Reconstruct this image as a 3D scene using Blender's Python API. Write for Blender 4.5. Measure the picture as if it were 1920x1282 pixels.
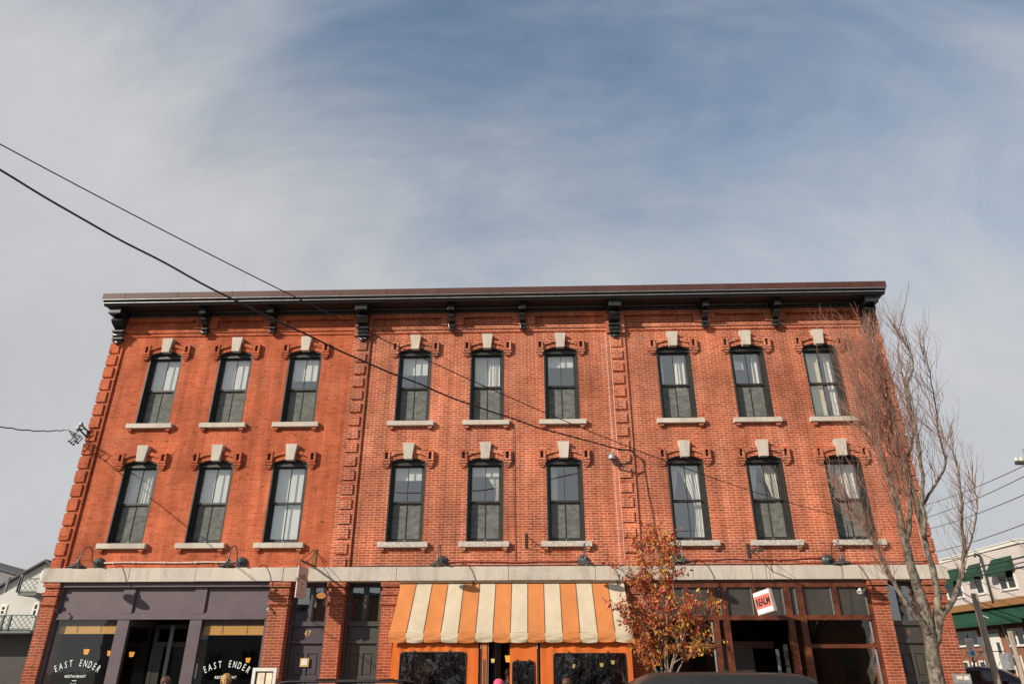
import bpy, bmesh, math, random
from mathutils import Vector, Matrix, noise
R = math.radians
random.seed(7)
S = bpy.context.scene
for o in list(bpy.data.objects): bpy.data.objects.remove(o)

# ------------------------------------------------------------------ camera
YAW, PIT, FPX, CW, CH = R(-1.838), R(25.2217), 1300.0, 1920, 1282
EYE = Vector((0, -17, 1.6))
cam = bpy.data.cameras.new('camera'); camo = bpy.data.objects.new('camera', cam)
S.collection.objects.link(camo)
camo.location = EYE; camo.rotation_euler = (R(90)+PIT, 0, -YAW)
cam.sensor_width = 36; cam.lens = FPX/CW*36; cam.clip_start = .1; cam.clip_end = 3000
S.camera = camo
_F = Vector((math.sin(YAW)*math.cos(PIT), math.cos(YAW)*math.cos(PIT), math.sin(PIT)))
_R = Vector((math.cos(YAW), -math.sin(YAW), 0)); _U = _R.cross(_F)
def ray(px, py): return _F + _R*((px-960)/FPX) + _U*((641-py)/FPX)
def at(px, py, Y=0.0):
    d = ray(px, py); return EYE + d*((Y-EYE.y)/d.y)
def atX(px, py, X):
    d = ray(px, py); return EYE + d*((X-EYE.x)/d.x)
# ------------------------------------------------------------------ light
SUN = Vector((1.2, 1.0, -.76)).normalized()
sl = bpy.data.lights.new('sun', 'SUN'); sl.energy = 5.0; sl.angle = R(.55); sl.color = (1, .90, .76)
so = bpy.data.objects.new('sun', sl); S.collection.objects.link(so)
so.rotation_euler = SUN.to_track_quat('-Z', 'Y').to_euler(); so.location = (-20, -30, 25)
W = bpy.data.worlds.new('World'); S.world = W; W.use_nodes = True
nt = W.node_tree; nt.nodes.clear()
def wn(t, **k):
    n = nt.nodes.new(t)
    for a, b in k.items(): setattr(n, a, b)
    return n
out = wn('ShaderNodeOutputWorld'); bg = wn('ShaderNodeBackground'); bg.inputs[1].default_value = .15
sky = wn('ShaderNodeTexSky', sky_type='NISHITA', sun_disc=False)
toSun = -SUN
sky.sun_elevation = math.asin(toSun.z); sky.sun_rotation = math.atan2(toSun.x, toSun.y)
sky.air_density = 1.0; sky.dust_density = .8; sky.ozone_density = 1.0
tc = wn('ShaderNodeTexCoord')
def noise_at(scale, detail, rough, sc, rot=(0, 0, 0), dist=0):
    m = wn('ShaderNodeMapping'); m.inputs['Scale'].default_value = sc; m.inputs['Rotation'].default_value = rot
    n = wn('ShaderNodeTexNoise'); n.inputs['Scale'].default_value = scale; n.inputs['Detail'].default_value = detail
    n.inputs['Roughness'].default_value = rough; n.inputs['Distortion'].default_value = dist
    nt.links.new(tc.outputs['Generated'], m.inputs[0]); nt.links.new(m.outputs[0], n.inputs['Vector']); return n
def wm(op, a, b, clamp=False):
    n = wn('ShaderNodeMath', operation=op); n.use_clamp = clamp
    for i, v in enumerate((a, b)):
        if isinstance(v, (int, float)): n.inputs[i].default_value = v
        else: nt.links.new(v, n.inputs[i])
    return n.outputs[0]
n1 = noise_at(1.5, 5, .48, (1.0, 1.0, 1.2), (0.3, .5, 1.4), .15)
n2 = noise_at(3.0, 8, .62, (.50, 1.7, 1.0), (.3, .2, .75), .45)
sep = wn('ShaderNodeSeparateXYZ'); nt.links.new(tc.outputs['Generated'], sep.inputs[0])
# thin high cloud bank: thickest towards the horizon and the west, clearing overhead to the east
base = wm('ADD', wm('MULTIPLY', sep.outputs[0], -.58), wm('MULTIPLY', sep.outputs[2], -2.15))
cov = wm('ADD', wm('ADD', base, 1.80), wm('ADD', wm('MULTIPLY', n1.outputs[0], 1.0), wm('MULTIPLY', n2.outputs[0], 1.35)))
cov = wm('SUBTRACT', cov, 1.0)
mr = wn('ShaderNodeMapRange', interpolation_type='SMOOTHSTEP'); nt.links.new(cov, mr.inputs[0])
mr.inputs[1].default_value = -.15; mr.inputs[2].default_value = 1.25; mr.inputs[3].default_value = .02; mr.inputs[4].default_value = .96
cr = wn('ShaderNodeMapRange'); nt.links.new(n2.outputs[0], cr.inputs[0])
cr.inputs[1].default_value = .3; cr.inputs[2].default_value = .7; cr.inputs[3].default_value = .90; cr.inputs[4].default_value = 1.05
cc = wn('ShaderNodeMix', data_type='RGBA', blend_type='MULTIPLY'); cc.inputs[0].default_value = 1
cc.inputs[6].default_value = (3.90, 3.93, 4.00, 1); nt.links.new(cr.outputs[0], cc.inputs[7])
mx = wn('ShaderNodeMix', data_type='RGBA'); nt.links.new(mr.outputs[0], mx.inputs[0])
tn = wn('ShaderNodeMix', data_type='RGBA', blend_type='MULTIPLY'); tn.inputs[0].default_value = 1; tn.inputs[7].default_value = (.86, 1.03, 1.05, 1)
nt.links.new(sky.outputs[0], tn.inputs[6]); nt.links.new(tn.outputs[2], mx.inputs[6]); nt.links.new(cc.outputs[2], mx.inputs[7])
nt.links.new(mx.outputs[2], bg.inputs[0]); nt.links.new(bg.outputs[0], out.inputs[0])
S.view_settings.view_transform = 'Standard'; S.view_settings.look = 'None'
S.view_settings.exposure = 0; S.view_settings.gamma = 1
S.render.engine = 'CYCLES'; S.cycles.max_bounces = 8; S.cycles.transparent_max_bounces = 24

# ------------------------------------------------------------------ materials
M = {}
class Mt:
    def __init__(s, name):
        s.m = bpy.data.materials.new(name); s.m.use_nodes = True; s.t = s.m.node_tree
        s.b = s.t.nodes['Principled BSDF']; s.o = s.t.nodes['Material Output']
        s.tc = s.t.nodes.new('ShaderNodeTexCoord'); M[name] = s.m
    def n(s, t, **k):
        x = s.t.nodes.new(t)
        for a, b in k.items(): setattr(x, a, b)
        return x
    def l(s, a, b): s.t.links.new(a, b)
    def noise(s, scale, det=4, rough=.55, sc=None, vec=None):
        x = s.n('ShaderNodeTexNoise'); x.inputs['Scale'].default_value = scale
        x.inputs['Detail'].default_value = det; x.inputs['Roughness'].default_value = rough
        v = vec or s.tc.outputs['Object']
        if sc:
            mp = s.n('ShaderNodeMapping'); mp.inputs['Scale'].default_value = sc; s.l(v, mp.inputs[0]); v = mp.outputs[0]
        s.l(v, x.inputs['Vector']); return x.outputs[0]
    def rng(s, v, a, b, c, d):
        x = s.n('ShaderNodeMapRange'); s.l(v, x.inputs[0])
        for i, q in enumerate((a, b, c, d)): x.inputs[i+1].default_value = q
        return x.outputs[0]
    def mix(s, f, a, b, mode='MIX'):
        x = s.n('ShaderNodeMix', data_type='RGBA', blend_type=mode)
        for i, v in ((0, f), (6, a), (7, b)):
            if isinstance(v, (int, float)): x.inputs[i].default_value = v
            elif isinstance(v, tuple): x.inputs[i].default_value = (*v[:3], 1)
            else: s.l(v, x.inputs[i])
        return x.outputs[2]
    def bump(s, h, st=.3, d=.01):
        x = s.n('ShaderNodeBump'); x.inputs['Strength'].default_value = st; x.inputs['Distance'].default_value = d
        s.l(h, x.inputs['Height']); s.l(x.outputs[0], s.b.inputs['Normal'])
def plain(name, col, rough=.6, metal=0, var=.25, scale=6, bump=.15, spec=.5, sc=None):
    s = Mt(name); c = s.mix(s.rng(s.noise(scale, 5, .6, sc), .3, .7, 0, 1), tuple(x*(1-var) for x in col), tuple(min(1, x*(1+var)) for x in col))
    s.l(c, s.b.inputs['Base Color']); s.b.inputs['Roughness'].default_value = rough; s.b.inputs['Metallic'].default_value = metal
    s.b.inputs['Specular IOR Level'].default_value = spec
    if bump: s.bump(s.noise(scale*6, 4), bump, .004)
    return s.m
def brick(name, c1, c2, mort, mort2, msize, patch=(.55, .7), bw=.196, rh=.0600, dirt=.35, dark=.12):
    s = Mt(name)
    sp = s.n('ShaderNodeSeparateXYZ'); s.l(s.tc.outputs['Object'], sp.inputs[0])
    ad = s.n('ShaderNodeMath', operation='ADD'); s.l(sp.outputs[0], ad.inputs[0]); s.l(sp.outputs[1], ad.inputs[1])
    # slight waviness of hand-laid courses
    wv = s.n('ShaderNodeMath', operation='MULTIPLY_ADD'); s.l(s.noise(1.3, 2), wv.inputs[0]); wv.inputs[1].default_value = .02; s.l(sp.outputs[2], wv.inputs[2])
    cb = s.n('ShaderNodeCombineXYZ'); s.l(ad.outputs[0], cb.inputs[0]); s.l(wv.outputs[0], cb.inputs[1])
    bt = s.n('ShaderNodeTexBrick'); s.l(cb.outputs[0], bt.inputs['Vector'])
    bt.inputs['Scale'].default_value = 1; bt.inputs['Brick Width'].default_value = bw; bt.inputs['Row Height'].default_value = rh
    bt.inputs['Mortar Size'].default_value = msize; bt.inputs['Mortar Smooth'].default_value = .25; bt.inputs['Bias'].default_value = 0
    bt.inputs['Color1'].default_value = (0, 0, 0, 1); bt.inputs['Color2'].default_value = (1, 1, 1, 1); bt.inputs['Mortar'].default_value = (.5, .5, .5, 1)
    bcol = s.mix(bt.outputs['Color'], c1, c2)
    # a few burnt bricks: brick-shaped cells from stretched noise
    burnt = s.rng(s.noise(9, 1, .5, (.5, .5, 1.55)), .66, .70, 0, dark*5)
    bcol = s.mix(burnt, bcol, tuple(x*.35 for x in c1))
    big = s.rng(s.noise(.55, 4, .6), .35, .68, 1-dirt*.6, 1+dirt*.35)
    streak = s.rng(s.noise(1.0, 5, .65, (3.5, 3.5, .35)), .36, .66, 1-dirt*.65, 1+dirt*.16)
    fine = s.rng(s.noise(38, 4, .6), .3, .7, .84, 1.14)
    mcol = s.mix(s.rng(s.noise(.9, 4, .62), patch[0], patch[1], 0, 1), mort, mort2)
    c = s.mix(bt.outputs['Fac'], bcol, mcol)
    for q in (big, streak, fine): c = s.mix(1.0, c, q, 'MULTIPLY')
    # a little chalky efflorescence
    c = s.mix(s.rng(s.noise(2.6, 6, .7), .66, .80, 0, .25), c, (.60, .38, .28))
    s.l(c, s.b.inputs['Base Color']); s.b.inputs['Roughness'].default_value = .9; s.b.inputs['Specular IOR Level'].default_value = .2
    inv = s.n('ShaderNodeMath', operation='MULTIPLY_ADD'); s.l(bt.outputs['Fac'], inv.inputs[0]); inv.inputs[1].default_value = -1; s.l(s.noise(60, 3), inv.inputs[2])
    s.bump(inv.outputs[0], .45, .006)
    return s.m
brick('brick_orange', (.61, .155, .070), (.50, .110, .048), (.68, .26, .145), (.74, .48, .33), .0028, (.54, .68), dark=.18, dirt=.5)
brick('brick_red', (.61, .150, .064), (.45, .090, .040), (.78, .50, .34), (.88, .68, .52), .0045, (.38, .62), dark=.16, dirt=.55)
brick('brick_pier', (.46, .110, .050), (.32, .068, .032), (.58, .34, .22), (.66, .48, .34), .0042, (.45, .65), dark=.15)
brick('brick_far', (.36, .14, .075), (.26, .10, .055), (.40, .24, .16), (.44, .30, .21), .005, dark=.1)
# granite
s = Mt('granite'); c = s.mix(s.rng(s.noise(60, 6, .8), .3, .7, 0, 1), (.36, .31, .26), (.84, .76, .65))
c = s.mix(1.0, c, s.rng(s.noise(.8, 5, .6, (1, 1, .5)), .3, .7, .78, 1.08), 'MULTIPLY')
c = s.mix(s.rng(s.noise(1.1, 5, .7, (1.6, 1.6, .10)), .60, .74, 0, .6), c, (.46, .26, .10))
c = s.mix(s.rng(s.noise(1.7, 6, .75, (2.2, 2.2, .35)), .50, .72, 0, .55), c, (.26, .23, .20))
s.l(c, s.b.inputs['Base Color']); s.b.inputs['Roughness'].default_value = .9; s.bump(s.noise(55, 6, .75), .5, .01)
plain('stone_grey', (.50, .46, .40), .9, var=.45, scale=28, bump=.6)
plain('black_paint', (.028, .026, .022), .5, var=.3, spec=.5)
plain('black_gloss', (.018, .022, .021), .22, var=.3, scale=9, bump=.25, spec=.7)
plain('cornice_edge', (.022, .022, .020), .35, var=.2, scale=3, spec=.6)
s = Mt('brown_metal'); c = s.mix(s.rng(s.noise(3, 4, .6, (1, 1, .2)), .3, .7, 0, 1), (.060, .018, .012), (.095, .032, .021))
c = s.mix(s.rng(s.noise(5, 3, .5, (4, 4, .02)), .67, .72, 0, .6), c, (.26, .15, .11))
s.l(c, s.b.inputs['Base Color']); s.b.inputs['Roughness'].default_value = .6
plain('purple_paint', (.105, .075, .088), .5, var=.14, scale=3, bump=.05)
plain('purple_dark', (.060, .045, .055), .5, var=.15, scale=3)
plain('charcoal_paint', (.050, .047, .042), .5, var=.15, scale=3)
plain('panel_dark', (.058, .052, .046), .38, var=.2, scale=2)
s = Mt('stained_wood'); c = s.mix(s.rng(s.noise(3.0, 6, .7, (1.2, 1.2, 1.2)), .35, .68, 0, 1), (.060, .016, .009), (.19, .052, .018))
s.l(c, s.b.inputs['Base Color']); s.b.inputs['Roughness'].default_value = .38; s.bump(s.noise(30, 4, .6), .2, .004)
plain('room_wall', (.30, .29, .26), .9, var=.1, scale=1)
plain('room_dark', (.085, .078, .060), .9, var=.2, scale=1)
plain('curtain_white', (.84, .82, .74), .9, var=.08, scale=4, bump=.1)
plain('curtain_cream', (.84, .76, .50), .9, var=.08, scale=4, bump=.1)
plain('blind_white', (.84, .85, .82), .8, var=.04, scale=2, bump=.05)
s = Mt('bamboo'); wvx = s.n('ShaderNodeTexWave', wave_type='BANDS', bands_direction='Z'); wvx.inputs['Scale'].default_value = 30; s.l(s.tc.outputs['Object'], wvx.inputs[0])
s.l(s.mix(wvx.outputs[0], (.60, .30, .08), (.82, .46, .14)), s.b.inputs['Base Color']); s.b.inputs['Roughness'].default_value = .7
def schlick(s, r0, nrm=None):
    lw = s.n('ShaderNodeLayerWeight'); lw.inputs[0].default_value = .5
    if nrm: s.l(nrm, lw.inputs['Normal'])
    p = s.n('ShaderNodeMath', operation='POWER'); s.l(lw.outputs['Facing'], p.inputs[0]); p.inputs[1].default_value = 4
    m = s.n('ShaderNodeMath', operation='MULTIPLY_ADD'); s.l(p.outputs[0], m.inputs[0]); m.inputs[1].default_value = 1-r0; m.inputs[2].default_value = r0; return m
def glass(name, tint=.8, ior=1.9, bump=.04, rough=0.0):
    s = Mt(name); tr = s.n('ShaderNodeBsdfTransparent'); tr.inputs[0].default_value = (tint, tint*1.01, tint*.99, 1)
    gl = s.n('ShaderNodeBsdfGlossy'); gl.inputs['Roughness'].default_value = rough; gl.inputs[0].default_value = (.93, .98, 1, 1)
    fr = schlick(s, ior)
    bp = s.n('ShaderNodeBump'); bp.inputs['Strength'].default_value = bump; bp.inputs['Distance'].default_value = .02
    s.l(s.noise(2.2, 2), bp.inputs['Height']); s.l(bp.outputs[0], gl.inputs['Normal'])
    mxs = s.n('ShaderNodeMixShader'); s.l(fr.outputs[0], mxs.inputs[0]); s.l(tr.outputs[0], mxs.inputs[1]); s.l(gl.outputs[0], mxs.inputs[2])
    s.l(mxs.outputs[0], s.o.inputs[0]); return s.m
glass('window_glass', .90, .27); glass('shop_glass', .84, .085, .05)
s = Mt('clear_vinyl'); tr = s.n('ShaderNodeBsdfTransparent'); tr.inputs[0].default_value = (.62, .63, .62, 1)
gl = s.n('ShaderNodeBsdfGlossy'); gl.inputs['Roughness'].default_value = .06
bp = s.n('ShaderNodeBump'); bp.inputs['Strength'].default_value = 1; bp.inputs['Distance'].default_value = .07
s.l(s.noise(2.6, 4, .5, (1.8, 1, .7)), bp.inputs['Height']); s.l(bp.outputs[0], gl.inputs['Normal']); fr = schlick(s, .12, bp.outputs[0])
mxs = s.n('ShaderNodeMixShader'); s.l(fr.outputs[0], mxs.inputs[0]); s.l(tr.outputs[0], mxs.inputs[1]); s.l(gl.outputs[0], mxs.inputs[2]); s.l(mxs.outputs[0], s.o.inputs[0])
# insect screen
s = Mt('insect_screen'); tr = s.n('ShaderNodeBsdfTransparent'); df = s.n('ShaderNodeBsdfDiffuse')
s.l(s.mix(s.rng(s.noise(7, 3, .6, (1, 1, 1.6)), .35, .65, 0, 1), (.14, .145, .13), (.23, .235, .215)), df.inputs[0])
mxs = s.n('ShaderNodeMixShader'); mxs.inputs[0].default_value = .80; s.l(tr.outputs[0], mxs.inputs[1]); s.l(df.outputs[0], mxs.inputs[2]); s.l(mxs.outputs[0], s.o.inputs[0])
def fabric(name, col, transl=.12):
    s = Mt(name); c = s.mix(s.rng(s.noise(1.4, 6, .65, (1.6, 1, .8)), .3, .7, 0, 1), tuple(x*.82 for x in col), tuple(min(1, x*1.08) for x in col)); c = s.mix(s.rng(s.noise(5, 5, .7, (1, 1, .3)), .62, .8, 0, .35), c, tuple(x*.55 for x in col))
    df = s.n('ShaderNodeBsdfDiffuse'); tl = s.n('ShaderNodeBsdfTranslucent'); ms = s.n('ShaderNodeMixShader'); ms.inputs[0].default_value = transl
    s.l(c, df.inputs[0]); s.l(c, tl.inputs[0]); s.l(df.outputs[0], ms.inputs[1]); s.l(tl.outputs[0], ms.inputs[2])
    bp = s.n('ShaderNodeBump'); bp.inputs['Strength'].default_value = .25; bp.inputs['Distance'].default_value = .01; s.l(s.noise(8, 4, .6), bp.inputs['Height']); s.l(bp.outputs[0], df.inputs['Normal'])
    s.l(ms.outputs[0], s.o.inputs[0]); return s.m
fabric('awning_orange', (.70, .265, .095)); fabric('awning_cream', (.70, .59, .43)); fabric('vinyl_orange', (.74, .18, .045), .08)
fabric('green_canvas', (.030, .080, .050), .05)
plain('seam', (.06, .03, .015), .8)
plain('lamp_metal', (.075, .085, .090), .38, metal=.3, var=.2, scale=10)
plain('rust', (.22, .10, .03), .8, var=.4, scale=20)
plain('dark_iron', (.035, .04, .035), .6)
plain('galvanized', (.36, .37, .38), .45, metal=.4)
plain('conduit', (.62, .52, .47), .5); plain('conduit_red', (.50, .14, .11), .5)
plain('cable', (.030, .022, .022), .6); plain('white_paint', (.72, .70, .64), .5, var=.06)
plain('sign_white', (.62, .48, .42), .6, var=.08); plain('sign_black', (.02, .02, .02), .6); plain('sign_red', (.72, .16, .12), .6, var=.05)
plain('letter_white', (.78, .86, .82), .6, var=.02); plain('gold', (.62, .42, .12), .4, var=.1); plain('blue_sign', (.03, .20, .55), .5)
plain('letter_brown', (.22, .10, .06), .6); plain('letter_cream', (.75, .66, .50), .6); plain('board_grey', (.16, .18, .19), .6)
plain('skin', (.58, .33, .23), .55, var=.06, scale=12); plain('hair_blonde', (.48, .28, .11), .55, var=.4, scale=40, sc=(1, 1, .1)); plain('hair_brown', (.11, .05, .025), .5, var=.4, scale=40, sc=(1, 1, .1))
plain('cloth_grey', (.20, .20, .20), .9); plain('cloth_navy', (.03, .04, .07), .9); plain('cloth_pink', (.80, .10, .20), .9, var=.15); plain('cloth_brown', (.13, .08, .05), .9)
plain('car_black', (.030, .030, .028), .3, var=.1, bump=0, spec=.3); plain('car_maroon', (.05, .012, .016), .22, var=.1, bump=0, spec=.7)
plain('car_trim', (.012, .012, .012), .55); plain('tyre', (.02, .02, .02), .9); plain('alloy', (.45, .46, .47), .3, metal=.9); plain('tail_red', (.45, .03, .02), .25); plain('headlamp', (.7, .72, .75), .1)
s = Mt('car_glass'); s.b.inputs['Base Color'].default_value = (.012, .016, .016, 1); s.b.inputs['Roughness'].default_value = .06; s.b.inputs['Specular IOR Level'].default_value = .8
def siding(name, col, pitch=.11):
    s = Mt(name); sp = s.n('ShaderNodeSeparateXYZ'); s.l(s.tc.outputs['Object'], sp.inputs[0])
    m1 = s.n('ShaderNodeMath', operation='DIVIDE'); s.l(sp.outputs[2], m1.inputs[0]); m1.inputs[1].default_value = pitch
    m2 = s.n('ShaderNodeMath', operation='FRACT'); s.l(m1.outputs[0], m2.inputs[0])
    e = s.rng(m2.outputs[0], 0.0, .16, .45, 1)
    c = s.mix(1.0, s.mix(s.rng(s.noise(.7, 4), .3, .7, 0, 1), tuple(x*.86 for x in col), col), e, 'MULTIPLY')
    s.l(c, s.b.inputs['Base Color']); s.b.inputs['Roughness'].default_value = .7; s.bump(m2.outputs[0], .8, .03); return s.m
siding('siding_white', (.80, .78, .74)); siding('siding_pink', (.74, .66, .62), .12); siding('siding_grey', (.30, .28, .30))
plain('roof_grey', (.10, .095, .10), .9, var=.3, scale=12); plain('lattice_grey', (.16, .19, .175), .8, var=.2)
plain('concrete', (.33, .31, .28), .9, var=.2, scale=3, bump=.3); plain('asphalt', (.052, .050, .048), .9, var=.3, scale=9, bump=.5)
plain('ground_dirt', (.12, .10, .07), .95, var=.3, scale=1); plain('kerb_stone', (.36, .34, .31), .85, var=.3, scale=12, bump=.4); plain('road_white', (.62, .61, .57), .7, var=.15, scale=8)
s = Mt('bark_pale'); v = s.n('ShaderNodeTexVoronoi'); v.inputs['Scale'].default_value = 16; mp = s.n('ShaderNodeMapping'); mp.inputs['Scale'].default_value = (1.6, 1.6, .5)
s.l(s.tc.outputs['Object'], mp.inputs[0]); s.l(mp.outputs[0], v.inputs['Vector'])
c = s.mix(s.rng(s.noise(14, 6, .75, (1, 1, .6)), .42, .58, 0, 1), (.050, .036, .028), (.24, .20, .155)); c = s.mix(s.rng(s.noise(2, 3), .5, .7, 0, .5), c, (.15, .17, .11))
s.l(c, s.b.inputs['Base Color']); s.b.inputs['Roughness'].default_value = .9; s.bump(s.noise(18, 5, .7, (1, 1, .4)), .8, .02)
plain('twig', (.26, .16, .12), .8, var=.3, scale=3); plain('twig_red', (.38, .17, .12), .8, var=.3, scale=3); plain('bark_young', (.22, .16, .12), .8, var=.4, scale=20)
plain('wood_post', (.30, .24, .18), .9, var=.4, scale=10, sc=(2, 2, .3)); plain('wood_green', (.11, .12, .06), .9, var=.3, scale=10, sc=(2, 2, .3))
s = Mt('autumn_leaf'); vc = s.n('ShaderNodeVertexColor'); vc.layer_name = 'leafcol'
df = s.n('ShaderNodeBsdfPrincipled'); df.inputs['Roughness'].default_value = .45; tl = s.n('ShaderNodeBsdfTranslucent'); ms = s.n('ShaderNodeMixShader'); ms.inputs[0].default_value = .3
s.l(vc.outputs[0], df.inputs['Base Color']); s.l(vc.outputs[0], tl.inputs[0]); s.l(df.outputs[0], ms.inputs[1]); s.l(tl.outputs[0], ms.inputs[2]); s.l(ms.outputs[0], s.o.inputs[0])
def emit(name, col, st):
    s = Mt(name); e = s.n('ShaderNodeEmission'); e.inputs[0].default_value = (*col, 1); e.inputs[1].default_value = st; s.l(e.outputs[0], s.o.inputs[0])
emit('bulb_amber', (1, .40, .06), 1.15); emit('bulb_oval', (1, .42, .13), .75); emit('bulb_soft', (1, .60, .20), 1.2)

# ------------------------------------------------------------------ mesh helpers
class MB:
    def __init__(s): s.v = []; s.f = []; s.mi = []; s.sm = []
    def add(s, vs, fs, m=0, sm=False):
        o = len(s.v); s.v += [tuple(v) for v in vs]
        for f in fs: s.f.append([o+i for i in f]); s.mi.append(m); s.sm.append(sm)
        return s
    def box(s, x0, x1, y0, y1, z0, z1, m=0):
        x0, x1 = min(x0, x1), max(x0, x1); y0, y1 = min(y0, y1), max(y0, y1); z0, z1 = min(z0, z1), max(z0, z1)
        v = [(x0,y0,z0),(x1,y0,z0),(x1,y1,z0),(x0,y1,z0),(x0,y0,z1),(x1,y0,z1),(x1,y1,z1),(x0,y1,z1)]
        return s.add(v, [(3,2,1,0),(4,5,6,7),(0,1,5,4),(1,2,6,5),(2,3,7,6),(3,0,4,7)], m)
    def quad(s, a, b, c, d, m=0): return s.add([a, b, c, d], [(0, 1, 2, 3)], m)
    def prism(s, prof, a, b, f, m=0, sm=False):   # prof: 2-D ccw list; f(p,t)->3d
        n = len(prof); v = [f(p, a) for p in prof]+[f(p, b) for p in prof]
        s.add(v, [tuple(range(n))[::-1], tuple(range(n, 2*n))], m)
        return s.add(v, [(i, (i+1) % n, n+(i+1) % n, n+i) for i in range(n)], m, sm)
    def xprism(s, prof, x0, x1, m=0, sm=False): return s.prism(prof, x0, x1, lambda p, t: (t, p[0], p[1]), m, sm)
    def yprism(s, prof, y0, y1, m=0, sm=False): return s.prism(prof, y0, y1, lambda p, t: (p[0], t, p[1]), m, sm)
    def tube(s, pts, r, seg=8, m=0, cap=True):
        pts = [Vector(p) for p in pts]; n = len(pts); rs = r if isinstance(r, (list, tuple)) else [r]*n
        t0 = (pts[1]-pts[0]).normalized(); a = t0.orthogonal().normalized(); vs = []
        for i in range(n):
            t = (pts[min(i+1, n-1)]-pts[max(i-1, 0)])
            t = t.normalized() if t.length > 1e-9 else t0
            a = a-t*a.dot(t); a = a.normalized() if a.length > 1e-6 else t.orthogonal().normalized(); b = t.cross(a)
            for k in range(seg):
                th = 2*math.pi*k/seg; vs.append(pts[i]+(a*math.cos(th)+b*math.sin(th))*rs[i])
        fs = [(i*seg+k, i*seg+(k+1) % seg, (i+1)*seg+(k+1) % seg, (i+1)*seg+k) for i in range(n-1) for k in range(seg)]
        if cap: fs += [tuple(range(seg))[::-1], tuple(range((n-1)*seg, n*seg))]
        return s.add(vs, fs, m, True)
    def lathe(s, prof, c, seg=20, axis='z', m=0, sq=(1, 1)):
        vs = []
        for r, h in prof:
            for k in range(seg):
                th = 2*math.pi*k/seg; x, y = r*math.cos(th)*sq[0], r*math.sin(th)*sq[1]
                p = {'z': (x, y, h), 'y': (x, -h, y), 'x': (h, x, y)}[axis]; vs.append((c[0]+p[0], c[1]+p[1], c[2]+p[2]))
        n = len(prof)
        fs = [(i*seg+k, i*seg+(k+1) % seg, (i+1)*seg+(k+1) % seg, (i+1)*seg+k) for i in range(n-1) for k in range(seg)]
        return s.add(vs, fs, m, True)
    def ball(s, c, r, seg=14, rings=9, m=0, sq=(1, 1, 1)):
        prof = [(r*math.sin(math.pi*i/rings), -r*math.cos(math.pi*i/rings)*sq[2]) for i in range(rings+1)]
        return s.lathe(prof, c, seg, 'z', m, (sq[0], sq[1]))
    def build(s, name, mats, parent=None, bevel=0, label=None):
        me = bpy.data.meshes.new(name); me.from_pydata(s.v, [], s.f)
        if isinstance(mats, str): mats = [mats]
        for q in mats: me.materials.append(M[q])
        me.polygons.foreach_set('material_index', s.mi); me.polygons.foreach_set('use_smooth', s.sm)
        bm = bmesh.new(); bm.from_mesh(me); bmesh.ops.recalc_face_normals(bm, faces=bm.faces); bm.to_mesh(me); bm.free()
        me.update()
        o = bpy.data.objects.new(name, me); S.collection.objects.link(o)
        if parent: hang(o, parent)
        if bevel:
            b = o.modifiers.new('bevel', 'BEVEL'); b.width = bevel; b.segments = 2; b.limit_method = 'ANGLE'
        if label: o['label'] = label
        return o
def hang(o, parent):
    o.parent = parent; o.matrix_parent_inverse = Matrix.Translation(-world_loc(parent))
def world_loc(p):
    return p.location.copy() if p.type == 'EMPTY' else Vector((0, 0, 0)) if not p.parent else Vector((0, 0, 0))
def thing(name, loc, label, cat, group=None):
    o = bpy.data.objects.new(name, None); o.location = loc; S.collection.objects.link(o); o.empty_display_size = .2
    o['label'] = label; o['category'] = cat
    if group: o['group'] = group
    return o
def tag(o, label, cat, group=None):
    o['label'] = label; o['category'] = cat
    if group: o['group'] = group
    return o
# sub-parts hang from a mesh part whose own matrix is identity in world space
def sub(mb, name, mats, part, **k):
    o = mb.build(name, mats, None, **k); o.parent = part
    return o
def struct(o): o['kind'] = 'structure'; return o
def text_mesh(txt, size, mk, spacing=1.0, bold=0):
    """glyph outline faces as (verts, faces) mapped to 3-D by mk(x, y)"""
    cu = bpy.data.curves.new('t', 'FONT'); cu.body = txt; cu.size = size; cu.align_x = 'CENTER'; cu.resolution_u = 3; cu.offset = bold
    cu.space_character = spacing
    ob = bpy.data.objects.new('t', cu); S.collection.objects.link(ob)
    dg = bpy.context.evaluated_depsgraph_get(); me = bpy.data.meshes.new_from_object(ob.evaluated_get(dg))
    vs = [mk(v.co.x, v.co.y) for v in me.vertices]; fs = [tuple(p.vertices) for p in me.polygons]
    bpy.data.objects.remove(ob); bpy.data.curves.remove(cu); bpy.data.meshes.remove(me)
    return vs, fs
def arc_text(mb, txt, size, c, rad, mk, step, squash=.8, m=0, bold=0):
    n = len(txt)
    for i, ch in enumerate(txt):
        if ch == ' ': continue
        a = (i-(n-1)/2)*step
        def f(x, y, a=a):
            x *= squash
            X = (rad+y)*math.sin(a)+x*math.cos(a); Y = (rad+y)*math.cos(a)-x*math.sin(a)
            X = rad*math.sin(a)+x*math.cos(a)+y*math.sin(a); Y = rad*math.cos(a)-x*math.sin(a)+y*math.cos(a)-rad
            return mk(c[0]+X, c[1]+Y)
        v, fs = text_mesh(ch, size, f, bold=bold); mb.add(v, fs, m)

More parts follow.
